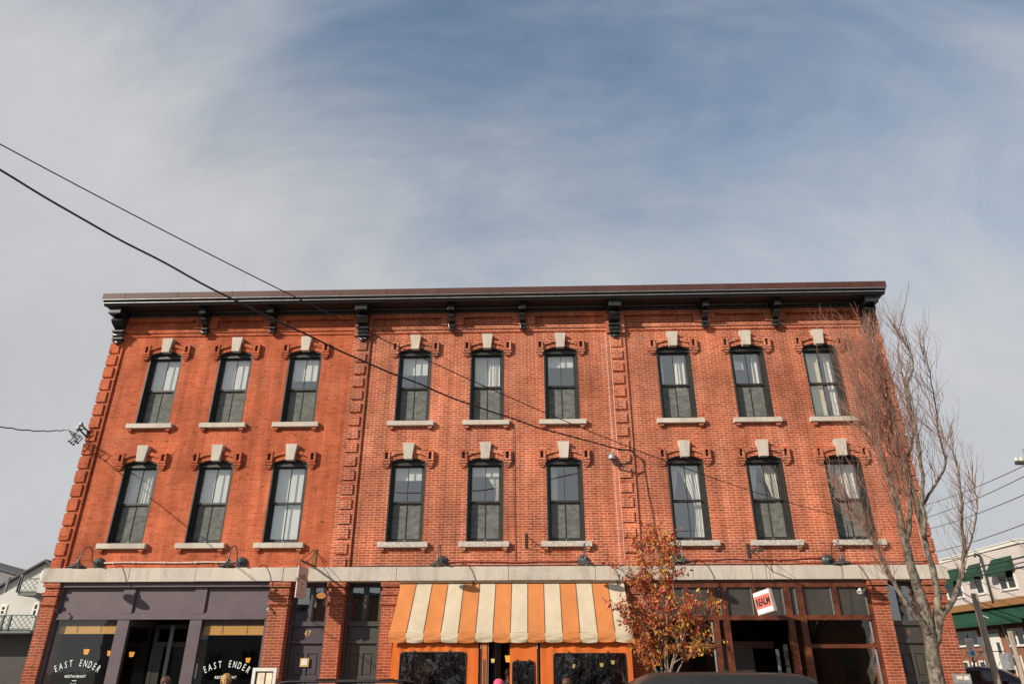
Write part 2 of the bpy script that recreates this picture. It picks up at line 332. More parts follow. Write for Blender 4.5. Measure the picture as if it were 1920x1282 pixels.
# ------------------------------------------------------------------ ground
g = MB(); g.quad((-400,-400,-.30),(400,-400,-.30),(400,600,-.30),(-400,600,-.30)); struct(g.build('ground', 'ground_dirt'))
g = MB(); g.quad((-80,-13.2,-.262),(80,-13.2,-.262),(80,-3.6,-.262),(-80,-3.6,-.262)); struct(g.build('road', 'asphalt'))
g = MB()
for k in range(-20, 21): g.quad((k*4,-8.25,-.257),(k*4+2,-8.25,-.257),(k*4+2,-8.13,-.257),(k*4,-8.13,-.257))
struct(g.build('road_marking', 'road_white'))
g = MB(); g.box(-13.2,11.0,-3.45,16,-.34,-.12); struct(g.build('pavement', 'concrete'))
g = MB(); g.box(-13.2,11.0,-3.6,-3.452,-.34,-.115); struct(g.build('kerb', 'kerb_stone'))
g = MB(); g.box(-60,60,-40,-13.35,-.34,-.12); struct(g.build('far_pavement', 'concrete'))
g = MB(); g.box(-60,60,-13.35,-13.2,-.34,-.115); struct(g.build('far_kerb', 'kerb_stone'))
g = MB(); g.add([(11.2,-3.6,-.258),(24.2,-3.6,-.258),(24.2,8,.10),(11.2,8,.10),(24.2,70,.3),(11.2,70,.3)],[(0,1,2,3),(3,2,4,5)]); struct(g.build('side_street', 'asphalt'))
g = MB(); g.quad((-19.5,-3.6,-.259),(-13.3,-3.6,-.259),(-13.3,70,-.259),(-19.5,70,-.259)); struct(g.build('side_lane', 'asphalt'))

# ------------------------------------------------------------------ main building
XL, XR = -11.56, 9.27
ZB, ZT, DEP = 3.77, 10.5, 13.0
B = thing('brick_building', ((XL+XR)/2, 0, -.12), 'long three-storey red brick building with black cornice and granite lintel band above its shopfronts', 'building')
C = [-9.98, -8.05, -6.145, -3.155, -1.21, .755, 3.755, 5.695, 7.61]
HW = .45; ROW = [4.34, 7.37]; SPR = 1.97; RISE = .10
def arcz(dx, z0, off=0): return z0+SPR+off+RISE*(1-(dx/HW)**2)
w = MB()
xs = [XL]; segs = []
edges = [XL]
for c in C: edges += [c-HW, c+HW]
edges += [XR]
def wallquad(x0, x1, z0, z1):
    parts = [(x0, x1)]
    if x0 < -4.86 < x1: parts = [(x0, -4.86), (-4.86, x1)]
    for a, b in parts: w.quad((a, 0, z0), (b, 0, z0), (b, 0, z1), (a, 0, z1), 0 if b <= -4.85 else 1)
for i in range(0, len(edges), 2): wallquad(edges[i], edges[i+1], ZB, ZT)
for c in C:
    mi = 0 if c < -4.86 else 1
    z = ZB
    for z0 in ROW:
        w.quad((c-HW, 0, z), (c+HW, 0, z), (c+HW, 0, z0), (c-HW, 0, z0), mi)
        n = 10; zt = z0+SPR+.3
        for k in range(n):
            a, b = -HW+2*HW*k/n, -HW+2*HW*(k+1)/n
            w.quad((c+a, 0, arcz(a, z0)), (c+b, 0, arcz(b, z0)), (c+b, 0, zt), (c+a, 0, zt), mi)
        z = zt
    w.quad((c-HW, 0, z), (c+HW, 0, z), (c+HW, 0, ZT), (c-HW, 0, ZT), mi)
w.quad((XL,0,ZB),(XL,DEP,ZB),(XL,DEP,10.9),(XL,0,10.9),0); w.quad((XR,0,ZB),(XR,DEP,ZB),(XR,DEP,10.9),(XR,0,10.9),1)
w.quad((XL,DEP,-.12),(XR,DEP,-.12),(XR,DEP,10.9),(XL,DEP,10.9),1)
w.quad((XL,.5,-.12),(XL,DEP,-.12),(XL,DEP,ZB),(XL,.5,ZB),0); w.quad((XR,.5,-.12),(XR,DEP,-.12),(XR,DEP,ZB),(XR,.5,ZB),1)
wall = w.build('wall', ['brick_orange', 'brick_red'], B)
# roof deck
MB().box(XL, XR, -.05, DEP, 10.72, 10.80).build('roof', 'roof_grey', B)
# belts and frieze
fz = MB()
P2 = (-4.86, -4.395); P3 = (2.01, 2.50); P1 = (XL, -11.24); P4 = (8.985, XR)
spans = [(P1[1], P2[0], 0), (P2[1], P3[0], 1), (P3[1], P4[0], 1)]
for a, b, m in spans:
    fz.box(a, b, -.030, .02, 9.905, 10.000, m)
    fz.box(a, b, -.060, .02, 10.002, 10.105, m)
    fz.box(a, b, -.110, .02, 10.335, 10.50, m)
pan = [(238.5, 369, 0), (408, 495, 0), (537, 665, 0), (700, 827.5, 1), (869, 961, 1), (1002.7, 1132.6, 1), (1169, 1301, 1), (1343.8, 1433.8, 1), (1476, 1600, 1)]
for gi, (a, b, m) in enumerate(spans):
    x = a
    for p in pan[gi*3:gi*3+3]:
        q0, q1 = at(p[0], 612, -.06).x, at(p[1], 606, -.06).x
        if q0 > x+.01: fz.box(x, q0, -.107, .02, 10.107, 10.333, m)
        x = q1
    fz.box(x, b, -.107, .02, 10.107, 10.333, m)
    # stepped brick toothing below the panels
    k = a+.1
fz.build('frieze', ['brick_orange', 'brick_red'], B)
# pilasters with raised blocks
for (a, b), m, (qa, qb) in ((P1, 'brick_orange', (-11.585, -11.33)), (P2, 'brick_red', (-4.77, -4.485)), (P3, 'brick_red', (2.105, 2.395)), (P4, 'brick_red', (9.06, 9.29))):
    p = MB(); p.box(a-(.004 if a == XL else 0), b+(.004 if b == XR else 0), -.05, .3 if (a == XL or b == XR) else .02, ZB, 9.80)
    p.box(a, b, -.125, .02, 9.802, 10.5)
    po = p.build('pilaster', m, B)
    q = MB()
    for k in range(-1, 17):
        zb = 4.075+.3555*k; zt = zb+(.285 if (a == XL or b == XR) else .245)
        q.box(qa, qb, -.09, .32 if (a == XL or b == XR) else -.02, max(zb, ZB+.002), min(zt, 9.79))
    sub(q, 'quoin', m, po)
# pale fresh-mortar lines beside the pilasters
mo = MB()
for x0, pz in ((1.985, 1), (2.115, 0), (9.05, 0)):
    mo = MB()
    if pz: mo.box(x0, x0+.014, -.004, .01, ZB, 9.88)
    else:
        for k in range(17):
            zb = 4.075+.3555*k; mo.box(x0-.022, x0-.008, -.054, -.03, zb-.13, zb+.225)
    mo.build('mortar_line', 'conduit', B)
# lintel band
lt = MB()
jx = [-11.72, -9.62, -8.02, -5.93, -3.25, -.62, 1.4, 3.66, 5.48, 7.5, 9.33]
for i in range(len(jx)-1): lt.box(jx[i]+.004, jx[i+1]-.004, -.10+.004*(i % 2), .35, 3.455+.004*(i % 3), ZB)
lt.yprism([(9.334, 3.455), (9.44, 3.455), (9.44, 3.56), (9.41, 3.66), (9.334, 3.77)], -.098, .35)
lt.build('lintel_band', 'granite', B, bevel=.008)
# cornice
co = MB()
cx0, cx1 = -11.66, 9.33
prof = [(.05, 10.55), (-.16, 10.55), (-.20, 10.575), (-.60, 10.575), (-.62, 10.545), (-.66, 10.545), (-.68, 10.575), (-.70, 10.60), (-.72, 10.60), (-.73, 10.635), (-.775, 10.66), (-.785, 10.69), (.05, 10.69)]
co.xprism(prof[::-1], cx0, cx1)
cor = co.build('cornice', 'cornice_edge', B)
CAP = sub(MB().box(cx0-.02, cx1+.02, -.80, .30, 10.692, 10.865), 'parapet_cap', 'brown_metal', cor)
jn = MB(); x = cx0+.6
while x < cx1: jn.box(x, x+.012, -.806, -.801, 10.694, 10.868); x += 1.15+.35*math.sin(x*9)
jo = jn.build('cap_joint', 'brown_metal', None); jo.parent = cor
sub(MB().box(cx0-.005, cx1+.005, -.792, -.786, 10.672, 10.690).box(cx0-.004, cx1+.004, -.727, -.7205, 10.602, 10.618), 'crown_highlight', 'galvanized', cor)  # pale strips imitate the highlight along the crown moulding
fb = MB(); fb.box(cx0+.03, cx1-.03, -.14, .02, 10.462, 10.549)
x = cx0+.1
while x < cx1-.1:
    fb.lathe([(0, .022), (.045, .018), (.055, 0)], (x, -.14, 10.51), 8, 'y'); x += .135
sub(fb, 'dentil_board', 'black_paint', cor)
def bracket(cx, wd, big):
    b = MB(); s = 1.0 if big else .86
    h = wd/2
    def P(y0, y1, z0, z1, k=1.0): b.box(cx-h*k, cx+h*k, y0, y1, z0, z1)
    P(-.60*s, -.02, 10.50, 10.545, 1.22); P(-.57*s, -.02, 10.40, 10.50, 1.08); P(-.60*s, -.02, 10.37, 10.40, 1.16)
    # scroll
    pr = []
    for k in range(15):
        t = k/14; z = 10.37-.30*t*(1.15 if big else 1)
        y = -.14-.34*s*(math.sin(math.pi*min(1, t*1.05+.12))**.8)*(1-.55*t)
        pr.append((y, z))
    zb = pr[-1][1]; pr = [(-.04, 10.37)]+pr+[(-.04, zb)]
    b.xprism(pr, cx-h, cx+h, 0, True)
    for sx in (-1, 1): b.lathe([(0, .012), (.07*s, .010), (.085*s, 0)], (cx+sx*h, -.33*s, 10.25), 12, 'x', 0) if False else None
    P(-.25*s, -.03, zb-.05, zb, 1.12); P(-.20*s, -.03, zb-.085, zb-.05, .95)
    zc = zb-.13; b.lathe([(.0, -h), (.055, -h), (.055, h), (0, h)], (cx, -.15*s, zc+.01), 14, 'x')
    if big:
        P(-.16, -.05, zc-.10, zc, .95); P(-.19, -.05, zc-.12, zc-.095, 1.05)
        P(-.12, -.05, zc-.17, zc-.12, .8); b.lathe([(0, .05), (.055, .045), (.07, 0), (.07, -.02)], (cx, -.12, zc-.20), 14, 'y')
        for sx in (-1, 1): b.lathe([(0, .03), (.04, .02), (.045, 0)], (cx+sx*.08, -.11, zc-.165), 10, 'y')
    b.build('bracket', 'black_gloss', B, bevel=.006)
for px, big in ((221, 1), (381, 0), (508, 0), (679, 1), (846, 0), (980, 0), (1153, 1), (1325, 0), (1460, 0), (1635, 1)):
    X = at(px, 600, -.35).x
    bracket(min(max(X, -11.47), 9.14), .29 if big else .15, big)
# rooms behind the windows
rm = MB()
for z0, z1 in ((3.95, 7.0), (7.05, 10.3)):
    rm.quad((XL+.2, .6, z0), (XR-.2, .6, z0), (XR-.2, 5.5, z0), (XL+.2, 5.5, z0), 1)
    rm.quad((XL+.2, .6, z1), (XR-.2, .6, z1), (XR-.2, 5.5, z1), (XL+.2, 5.5, z1))
    rm.quad((XL+.2, 5.5, z0), (XR-.2, 5.5, z0), (XR-.2, 5.5, z1), (XL+.2, 5.5, z1))
    for x in (XL+.2, -7.1, -4.6, 2.25, 4.7, XR-.2): rm.quad((x, .45, z0), (x, 5.5, z0), (x, 5.5, z1), (x, .45, z1))
rm.build('interior', ['room_wall', 'cloth_brown'], B)

def curtain(mb, x0, x1, z0, z1, y, folds=9, amp=.02, m=0, shape=None):
    n = max(6, int(folds*6)); rows = 8; vs = []; fs = []
    for j in range(rows+1):
        t = j/rows; z = z1+(z0-z1)*t
        for i in range(n+1):
            u = i/n; a, b = (x0, x1) if not shape else shape(t)
            vs.append((a+(b-a)*u, y+amp*math.sin(u*folds*2*math.pi+t*.6)+amp*.4*math.sin(u*17+t*2), z))
    for j in range(rows):
        for i in range(n): k = j*(n+1)+i; fs.append((k, k+1, k+n+2, k+n+1))
    mb.add(vs, fs, m, True)
def window(ci, ri, cfg):
    c, z0 = C[ci], ROW[ri]; bm_ = 'brick_orange' if ci < 3 else 'brick_red'
    f = MB()   # casing lining the reveal + sash frames
    zs = z0+SPR; n = 10; yb = .30
    f.box(c-HW, c-HW+.035, -.004, yb, z0, zs); f.box(c+HW-.035, c+HW, -.004, yb, z0, zs)
    for k in range(n):
        a, b = -HW+2*HW*k/n, -HW+2*HW*(k+1)/n
        za, zb = arcz(a, z0), arcz(b, z0)
        f.add([(c+a, -.003, za-.03), (c+b, -.003, zb-.03), (c+b, -.003, zb), (c+a, -.003, za), (c+a, yb, za-.03), (c+b, yb, zb-.03), (c+b, yb, zb), (c+a, yb, za)],
              [(0,1,2,3),(0,4,5,1),(3,2,6,7)])
        f.add([(c+a, .075, z0+1.93), (c+b, .075, z0+1.93), (c+b, .075, zb-.02), (c+a, .075, za-.02)], [(0,1,2,3)])
    f.box(c-HW+.03, c+HW-.03, .06, .20, z0+1.895, z0+1.955)   # head
    f.box(c-HW+.035, c-.375, .10, .22, z0, z0+1.90); f.box(c+.375, c+HW-.035, .10, .22, z0, z0+1.90)
    f.box(c-HW+.03, c+HW-.03, .05, .22, z0-.01, z0+.035)
    # upper sash (outer), lower sash (inner)
    def sash(y, za, zb, rail):
        f.box(c-.375, c-.335, y, y+.04, za, zb); f.box(c+.335, c+.375, y, y+.04, za, zb)
        f.box(c-.335, c+.335, y, y+.04, zb-.04, zb); f.box(c-.335, c+.335, y, y+.04, za, za+rail)
        f.box(c-.008, c+.008, y-.004, y+.03, za+rail, zb-.04)
    sash(.135, z0+.96, z0+1.896, .05); sash(.182, z0+.034, z0+1.0, .085)
    F = f.build('window', 'black_paint', B)
    pn = MB()
    for y, za, zb in ((.155, z0+1.01, z0+1.856), (.20, z0+.119, z0+.96)):
        pn.quad((c-.335, y, za), (c+.335, y, za), (c+.335, y, zb), (c-.335, y, zb))
    sub(pn, 'pane', 'window_glass', F)
    if cfg.get('screen', 1):
        sub(MB().quad((c-.335, .194, z0+.119), (c+.335, .194, z0+.119), (c+.335, .194, z0+.96), (c-.335, .194, z0+.96)), 'insect_screen', 'insect_screen', F)
    # sash lift
    sub(MB().box(c-.025, c+.025, .165, .18, z0+.065, z0+.08), 'sash_lift', 'galvanized', F)
    # sill and corbels
    sl_ = MB(); sl_.box(c-.60, c+.60, -.12, .048, z0-.125, z0-.003)
    sub(sl_, 'sill', 'stone_grey' if ci >= 3 and ri == 0 else 'granite', F, bevel=.006)
    for sx in (-1, 1):
        cb = MB(); cb.box(c+sx*.50-.055, c+sx*.50+.055, -.085, -.001, z0-.185, z0-.127); cb.box(c+sx*.50-.035, c+sx*.50+.035, -.06, -.001, z0-.215, z0-.186)
        sub(cb, 'corbel', bm_, F)
    # hood: two arch rings, stops, keystone
    h = MB(); n = 12
    def ring(o0, o1, yy, ext):
        for k in range(n):
            a, b = -ext+2*ext*k/n, -ext+2*ext*(k+1)/n
            za, zb = z0+SPR+RISE*(1-(a/HW)**2), z0+SPR+RISE*(1-(b/HW)**2)
            v = [(c+a, yy, za+o0), (c+b, yy, zb+o0), (c+b, yy, zb+o1), (c+a, yy, za+o1), (c+a, .0, za+o0), (c+b, .0, zb+o0), (c+b, .0, zb+o1), (c+a, .0, za+o1)]
            h.add(v, [(0,1,2,3),(0,4,5,1),(3,2,6,7)])
        # rowlock joints
    ring(.002, .125, -.035, .455); ring(.127, .215, -.078, .458)
    for sx in (-1, 1):
        x0, x1 = (c-.640, c-.460) if sx < 0 else (c+.460, c+.640)
        zb = z0+1.975; y0 = -.10
        h.box(x0, x0+.052, y0, -.001, zb, zb+.27); h.box(x1-.052, x1, y0, -.001, zb, zb+.27)
        h.box(x0+.052, x1-.052, y0, -.001, zb+.225, zb+.27); h.box(x0+.052, x1-.052, y0, -.001, zb, zb+.05)
        h.box(x0-.01, x1+.01, -.085, -.001, zb-.065, zb-.015); h.box(x0+.02, x1-.02, -.062, -.001, zb-.125, zb-.067)
        h.box(x0+.05, x1-.05, -.04, -.001, zb-.165, zb-.127)
    for sx in (-1, 1):
        xc = c+sx*.55; sub(MB().box(xc-.0375, xc+.0375, -.040, -.0015, z0+2.026, z0+2.199), 'hood_slot_shade', 'sign_black', F)  # black fill stands in for the shade inside a deeper hole
    sub(h, 'hood', bm_, F)
    sub(MB().yprism([(c-.10, z0+2.015), (c+.10, z0+2.015), (c+.143, z0+2.43), (c-.143, z0+2.43)], -.145, -.001), 'keystone', 'granite', F, bevel=.006)
    ct = MB(); used = False
    for it in cfg.get('cur', []):
        kind, a, b, za, zb, m = it; used = True
        X0, X1 = c-.36+.72*a, c-.36+.72*b; Z0, Z1 = z0+.1+1.78*za, z0+.1+1.78*zb
        if kind == 'shade': ct.quad((X0, .27, Z0), (X1, .27, Z0), (X1, .27, Z1), (X0, .27, Z1), m)
        elif kind == 'cur': curtain(ct, X0, X1, Z0, Z1, .34, max(2, int((b-a)*9)), .018, m)
        elif kind == 'tieR':
            def shp(t, X0=X0, X1=X1):
                k = min(1, t/.55); nar = X1-(X1-X0)*(1-.72*k**.8); 
                if t > .55: nar = X1-(X1-X0)*(.28+.35*(t-.55))
                return nar, X1
            curtain(ct, X0, X1, Z0, Z1, .34, 5, .018, m, shp)
        elif kind == 'tieL':
            def shp(t, X0=X0, X1=X1):
                k = min(1, t/.55); return X0, X0+(X1-X0)*(1-.75*k)
            curtain(ct, X0, X1, Z0, Z1, .34, 4, .018, m, shp)
    if used: sub(ct, 'curtain', ['blind_white', 'curtain_white', 'curtain_cream', 'room_dark'], F)
W_, K_, Y_ = 0, 1, 2
up = [dict(cur=[('shade', 0, 1, .48, 1, 0)]), dict(cur=[('shade', 0, 1, .46, 1, 0), ('cur', .3, .9, 0, .5, 1)]), dict(cur=[('shade', 0, 1, .66, 1, 0)]),
      dict(cur=[('shade', 0, 1, .73, 1, 0)]), dict(cur=[('cur', 0, .5, .4, 1, 1), ('cur', .5, 1, .4, 1, 1)]), dict(cur=[('shade', 0, 1, .83, 1, 0)]),
      dict(cur=[('cur', .0, .16, 0, 1, 1), ('cur', .58, .97, .3, 1, 1), ('shade', .3, .6, .22, .36, 0)]), dict(cur=[('cur', .75, .97, .5, 1, 1), ('shade', 0, .42, .76, .9, 0), ('shade', .2, .5, .12, .22, 2)]), dict(screen=0, cur=[('shade', 0, .52, 0, 1, 2), ('cur', .76, .98, 0, 1, 1)])]
lo = [dict(cur=[('cur', 0, 1, .3, 1, 1)]), dict(cur=[('shade', 0, 1, .5, 1, 0)]), dict(screen=0, cur=[('shade', 0, 1, 0, 1, 0)]),
      dict(cur=[('shade', 0, 1, .82, 1, 0), ('shade', .62, .93, .02, .42, 0)]), dict(cur=[('shade', 0, 1, .87, 1, 0), ('tieR', .50, 1, .5, .88, 1)]), dict(cur=[('cur', .02, .26, 0, 1, 1)]),
      dict(screen=0, cur=[('tieL', 0, .34, 0, 1, 1), ('tieR', .28, 1, 0, 1, 1)]), dict(cur=[('tieL', 0, .40, 0, 1, 1), ('tieR', .42, 1, 0, 1, 1)]), dict(cur=[('tieL', 0, .34, 0, 1, 1), ('tieR', .25, 1, 0, 1, 1)])]
for i in range(9): window(i, 1, up[i]); window(i, 0, lo[i])

# ------------------------------------------------------------------ ground floor
GZ = -.12; LB = 3.453
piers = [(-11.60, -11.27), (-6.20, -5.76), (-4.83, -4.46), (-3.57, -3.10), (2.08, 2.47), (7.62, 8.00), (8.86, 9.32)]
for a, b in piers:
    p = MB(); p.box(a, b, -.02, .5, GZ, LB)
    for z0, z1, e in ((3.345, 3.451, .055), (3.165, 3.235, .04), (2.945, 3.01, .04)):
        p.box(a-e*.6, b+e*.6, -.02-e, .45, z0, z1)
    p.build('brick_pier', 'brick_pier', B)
# interior of the shops
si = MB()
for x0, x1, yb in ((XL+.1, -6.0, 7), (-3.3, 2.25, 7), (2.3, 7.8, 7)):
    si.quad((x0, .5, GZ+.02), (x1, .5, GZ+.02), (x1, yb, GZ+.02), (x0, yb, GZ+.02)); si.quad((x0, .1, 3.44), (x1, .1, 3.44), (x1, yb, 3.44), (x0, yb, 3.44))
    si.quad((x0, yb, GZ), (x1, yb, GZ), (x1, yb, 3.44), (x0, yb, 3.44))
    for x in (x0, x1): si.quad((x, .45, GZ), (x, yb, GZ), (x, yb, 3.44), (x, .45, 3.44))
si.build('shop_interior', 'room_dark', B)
# -- left shopfront, purple
pf = MB(); y0, y1 = .06, .16
pf.box(-11.27, -6.20, y0-.05, y1, 3.36, LB-.002); pf.box(-11.27, -6.20, y0-.08, y1-.002, 3.35, 3.375)
pf.box(-11.27, -6.20, y0, y1-.002, 2.655, 2.765); pf.box(-11.19, -6.27, y0-.025, y0+.05, 2.64, 2.665)
for a, b in ((-11.27, -11.19), (-9.73, -9.45), (-8.02, -7.74), (-6.27, -6.20)):
    pf.box(a, b, y0-.004, y1, GZ, 2.65); pf.box(a, b, y0-.003, y1, 2.77, 3.345)
for a, b in ((-11.19, -9.73), (-9.45, -8.02), (-7.74, -6.27)):
    pf.box(a, b, y0+.045, y1-.01, 2.766, 3.345)
    for (u0, u1, v0, v1) in ((a, a+.018, 2.77, 3.345), (b-.018, b, 2.77, 3.345), (a+.018, b-.018, 2.768, 2.786), (a+.018, b-.018, 3.327, 3.345)):
        pf.box(u0, u1, y0+.02, y0+.05, v0, v1)
for a, b in ((-11.19, -9.73), (-7.74, -6.27)): pf.box(a, b, y0+.02, y1-.01, GZ, .45)
for x in (-9.44, -8.03):
    for zz in ((GZ, .45), (2.5, 2.65)): pf.box(x-.012, x+.012, .16, 1.3, *zz)
PF = pf.build('shopfront', 'purple_paint', B, label='purple painted timber shopfront')
for a, b in ((-11.19, -9.73), (-7.74, -6.27)): sub(MB().quad((a, .11, .45), (b, .11, .45), (b, .11, 2.655), (a, .11, 2.655)), 'pane', 'shop_glass', PF)
for x in (-9.44, -8.03): sub(MB().quad((x, .16, .45), (x, 1.3, .45), (x, 1.3, 2.5), (x, .16, 2.5)), 'pane', 'shop_glass', PF)
# recessed entrance door
ed = MB(); ed.box(-9.40, -9.30, 1.25, 1.32, GZ, 2.6); ed.box(-8.16, -8.05, 1.25, 1.32, GZ, 2.6); ed.box(-9.30, -8.16, 1.25, 1.32, 2.10, 2.2); ed.box(-9.30, -8.16, 1.25, 1.32, 2.5, 2.6)
ed.box(-9.30, -8.16, 1.26, 1.31, GZ, .9); ed.box(-9.30, -9.12, 1.26, 1.31, .9, 2.1); ed.box(-8.34, -8.16, 1.26, 1.31, .9, 2.1)
ED = ed.build('entrance_door', 'panel_dark', B)
sub(MB().quad((-9.12, 1.28, .9), (-8.34, 1.28, .9), (-8.34, 1.28, 2.1), (-9.12, 1.28, 2.1)), 'pane', 'shop_glass', ED)
sub(MB().box(-8.45, -8.18, 1.22, 1.245, 1.40, 1.72), 'notice', 'white_paint', ED)
sub(MB().box(-8.30, -8.05, 1.22, 1.245, 2.25, 2.5), 'transom_pane', 'galvanized', ED)
MB().box(-8.78, -8.70, .75, .80, GZ, 2.55).build('door_post', 'lattice_grey', B)
# bamboo blinds
for a, b, zl in ((-11.16, -9.74, 2.36), (-7.72, -6.28, 2.33)):
    bl = MB(); bl.box(a, b, .20, .205, zl, 2.64); bl.box(a, b, .19, .22, zl-.02, zl)
    BL = bl.build('bamboo_blind', 'bamboo', B); sub(MB().box(a, b, .195, .199, 2.505, 2.64), 'blind_shadow_band', 'cloth_brown', BL)  # dark strip paints the shadow across the top of the blind
    cd = MB()
    for t in (.3, .7): cd.tube([(a+(b-a)*t, .19, 2.64), (a+(b-a)*t+.01, .185, zl)], .004, 4)
    sub(cd, 'cord', 'cable', BL)
# window lettering
def lettering(cx, zc):
    t = MB(); mk = lambda x, y: (cx+x, .105, zc+y)
    arc_text(t, 'EAST ENDER', .20, (0, 0), 1.0, mk, .107, .58, bold=.0)
    v, f = text_mesh('RESTAURANT', .075, lambda x, y: (cx+x*.95, .105, zc-.235+y), 1.15, .001); t.add(v, f)
    t.quad((cx-.05, .105, zc-.305), (cx+.05, .105, zc-.305), (cx+.05, .105, zc-.292), (cx-.05, .105, zc-.292))
    v, f = text_mesh('BAR', .075, lambda x, y: (cx+x*.95, .105, zc-.405+y), 1.15, .001); t.add(v, f)
    sub(t, 'lettering', 'letter_white', PF)
lettering(-10.45, 1.66); lettering(-7.0, 1.64)
# pendants inside
def pendant(px, py, Y, r=.07, m='bulb_amber', kind=0):
    p = at(px, py, Y)
    t = thing('pendant_lamp', (p.x, p.y, p.z), PEND[(px, py)], 'lamp', 'pendant lamps inside the shops')
    s_ = MB(); s_.tube([(p.x, p.y, p.z+r), (p.x, p.y, 3.43)], .008, 6); s_.lathe([(r*.5, r*1.3), (r*.95, r*.7), (r*1.0, r*.62)], (p.x, p.y, p.z), 14); s_.build('stem', 'dark_iron', t)
    MB().lathe([(0, -r), (r*.6, -r*.95), (r*.9, r*.6), (r*.5, r*.8), (0, r*.8)], (p.x, p.y, p.z), 14).build('shade', m, t)
PEND = {(162,1220): 'amber glass pendant glowing behind the left shop window under its bamboo blind', (206,1223): 'amber glass pendant beside the first purple mullion from the left',
        (247,1225): 'amber glass pendant glowing inside the dark entrance of the purple shopfront', (465,1236): 'small amber pendant glowing right of the second window lettering',
        (924,1237): 'tiny warm bulb hanging in the dark gap of the orange enclosure', (953,1233): 'orange lantern glowing beside the flap of the orange enclosure',
        (1075,1247): 'warm bulb low in the right clear vinyl window of the orange enclosure', (1128,1245): 'warm bulb between two others in the right vinyl window', (1149,1240): 'warm bulb near the right edge of the right vinyl window'}
for a, b, y in ((162,1220,.7),(206,1223,1.3),(247,1225,2.0),(465,1236,3.0)): pendant(a, b, y, .072)
pendant(924, 1237, .5, .05, 'bulb_soft'); pendant(953, 1233, .0, .085, 'bulb_amber')
for a, b in ((1075,1247),(1128,1245),(1149,1240)): pendant(a, b, .3, .05, 'bulb_soft')
# -- street doors
def street_door(x0, x1, mat, num=None, ry=.30):
    d = MB(); d.box(x0, x0+.09, ry-.06, ry+.1, GZ, 3.40); d.box(x1-.09, x1, ry-.06, ry+.1, GZ, 3.40); d.box(x0, x1, ry-.062, ry+.1, 3.40, LB-.002)
    xm = (x0+x1)/2
    d.box(xm-.035, xm+.035, ry-.03, ry+.05, 2.60, 3.39)
    d.box(x0+.09, x1-.09, ry-.05, ry+.08, 2.50, 2.60); d.box(x0+.09, x1-.09, ry+.01, ry+.06, 2.20, 2.50); d.box(x0+.09, x1-.09, ry-.05, ry+.08, 2.13, 2.20)
    for a, b in ((x0+.09, xm-.035), (xm+.035, x1-.09)):
        d.box(a, a+.03, ry-.01, ry+.04, 2.60, 3.39); d.box(b-.03, b, ry-.01, ry+.04, 2.60, 3.39); d.box(a+.03, b-.03, ry-.01, ry+.04, 3.35, 3.39)
    d.box(x0, x1, ry-.28, ry+.5, GZ-.01, GZ+.12, 0)
    # leaf: stiles, rails and sunk raised panels
    a, b = x0+.09, x1-.09; L = []
    cols = [(a+.09, xm-.04), (xm+.04, b-.09)]; rows = [(.12, .62), (.74, 1.34), (1.46, 1.92)]
    d.box(a, b, ry+.035, ry+.06, GZ+.12, 2.13)
    for u0, u1 in ((a, cols[0][0]), (cols[0][1], cols[1][0]), (cols[1][1], b)): d.box(u0, u1, ry+.01, ry+.034, GZ+.12, 2.128)
    zz = [GZ+.12]+[q for r_ in rows for q in r_]+[2.128]
    for k in range(0, len(zz), 2):
        for u0, u1 in cols: d.box(u0, u1, ry+.012, ry+.034, zz[k], zz[k+1])
    for u0, u1 in cols:
        for v0, v1 in rows: d.box(u0+.03, u1-.03, ry+.02, ry+.034, v0+.03, v1-.03)
    D = d.build('door', mat, B, bevel=.003)
    pn = MB()
    for a2, b2 in ((x0+.12, xm-.065), (xm+.065, x1-.12)): pn.quad((a2, ry+.02, 2.60), (b2, ry+.02, 2.60), (b2, ry+.02, 3.35), (a2, ry+.02, 3.35))
    sub(pn, 'transom_pane', 'window_glass', D)
    kb = MB(); kb.ball((x1-.15, ry-.03, .95), .03, 12, 8); kb.box(x1-.17, x1-.13, ry, ry+.012, .87, 1.03); sub(kb, 'handle', 'gold', D)
    bk = MB(); bk.quad((x0+.02, ry+1.6, GZ), (x1-.02, ry+1.6, GZ), (x1-.02, ry+1.6, LB-.01), (x0+.02, ry+1.6, LB-.01))
    bk.quad((x0+.02, ry+.1, LB-.01), (x1-.02, ry+.1, LB-.01), (x1-.02, ry+1.6, LB-.01), (x0+.02, ry+1.6, LB-.01)); sub(bk, 'hallway', 'board_grey', D)
    if num:
        v, f = text_mesh(num, .17, lambda x, y: (xm-.02+x*.85, ry+.004, 2.29+y), 1.15, .002); sub(MB().add(v, f), 'house_number', 'gold' if num == '47' else 'letter_brown', D)
    return D
D47 = street_door(-5.76, -4.83, 'purple_dark', '47'); D45 = street_door(-4.46, -3.57, 'charcoal_paint'); D39 = street_door(8.0, 8.86, 'panel_dark', '39')
fr_ = MB(); fx = at(571, 1241, .28); fr_.box(fx.x-.10, fx.x+.10, .27, .308, fx.z-.09, fx.z+.09); F1 = sub(fr_, 'notice_frame', 'gold', D47)
n_ = MB(); n_.box(fx.x-.065, fx.x+.065, .262, .269, fx.z-.06, fx.z+.06); sub(n_, 'notice', 'white_paint', D47)
p = at(602, 1116, .9); ol = thing('oval_lamp', (p.x, .9, p.z), 'glowing orange oval lamp seen through the transom above door 47', 'lamp')
MB().ball((p.x, .9, p.z), .115, 18, 10, 0, (1, .6, .62)).build('globe', 'bulb_oval', ol); MB().tube([(p.x, .9, p.z+.06), (p.x, .9, 3.44)], .01).build('stem', 'dark_iron', ol)
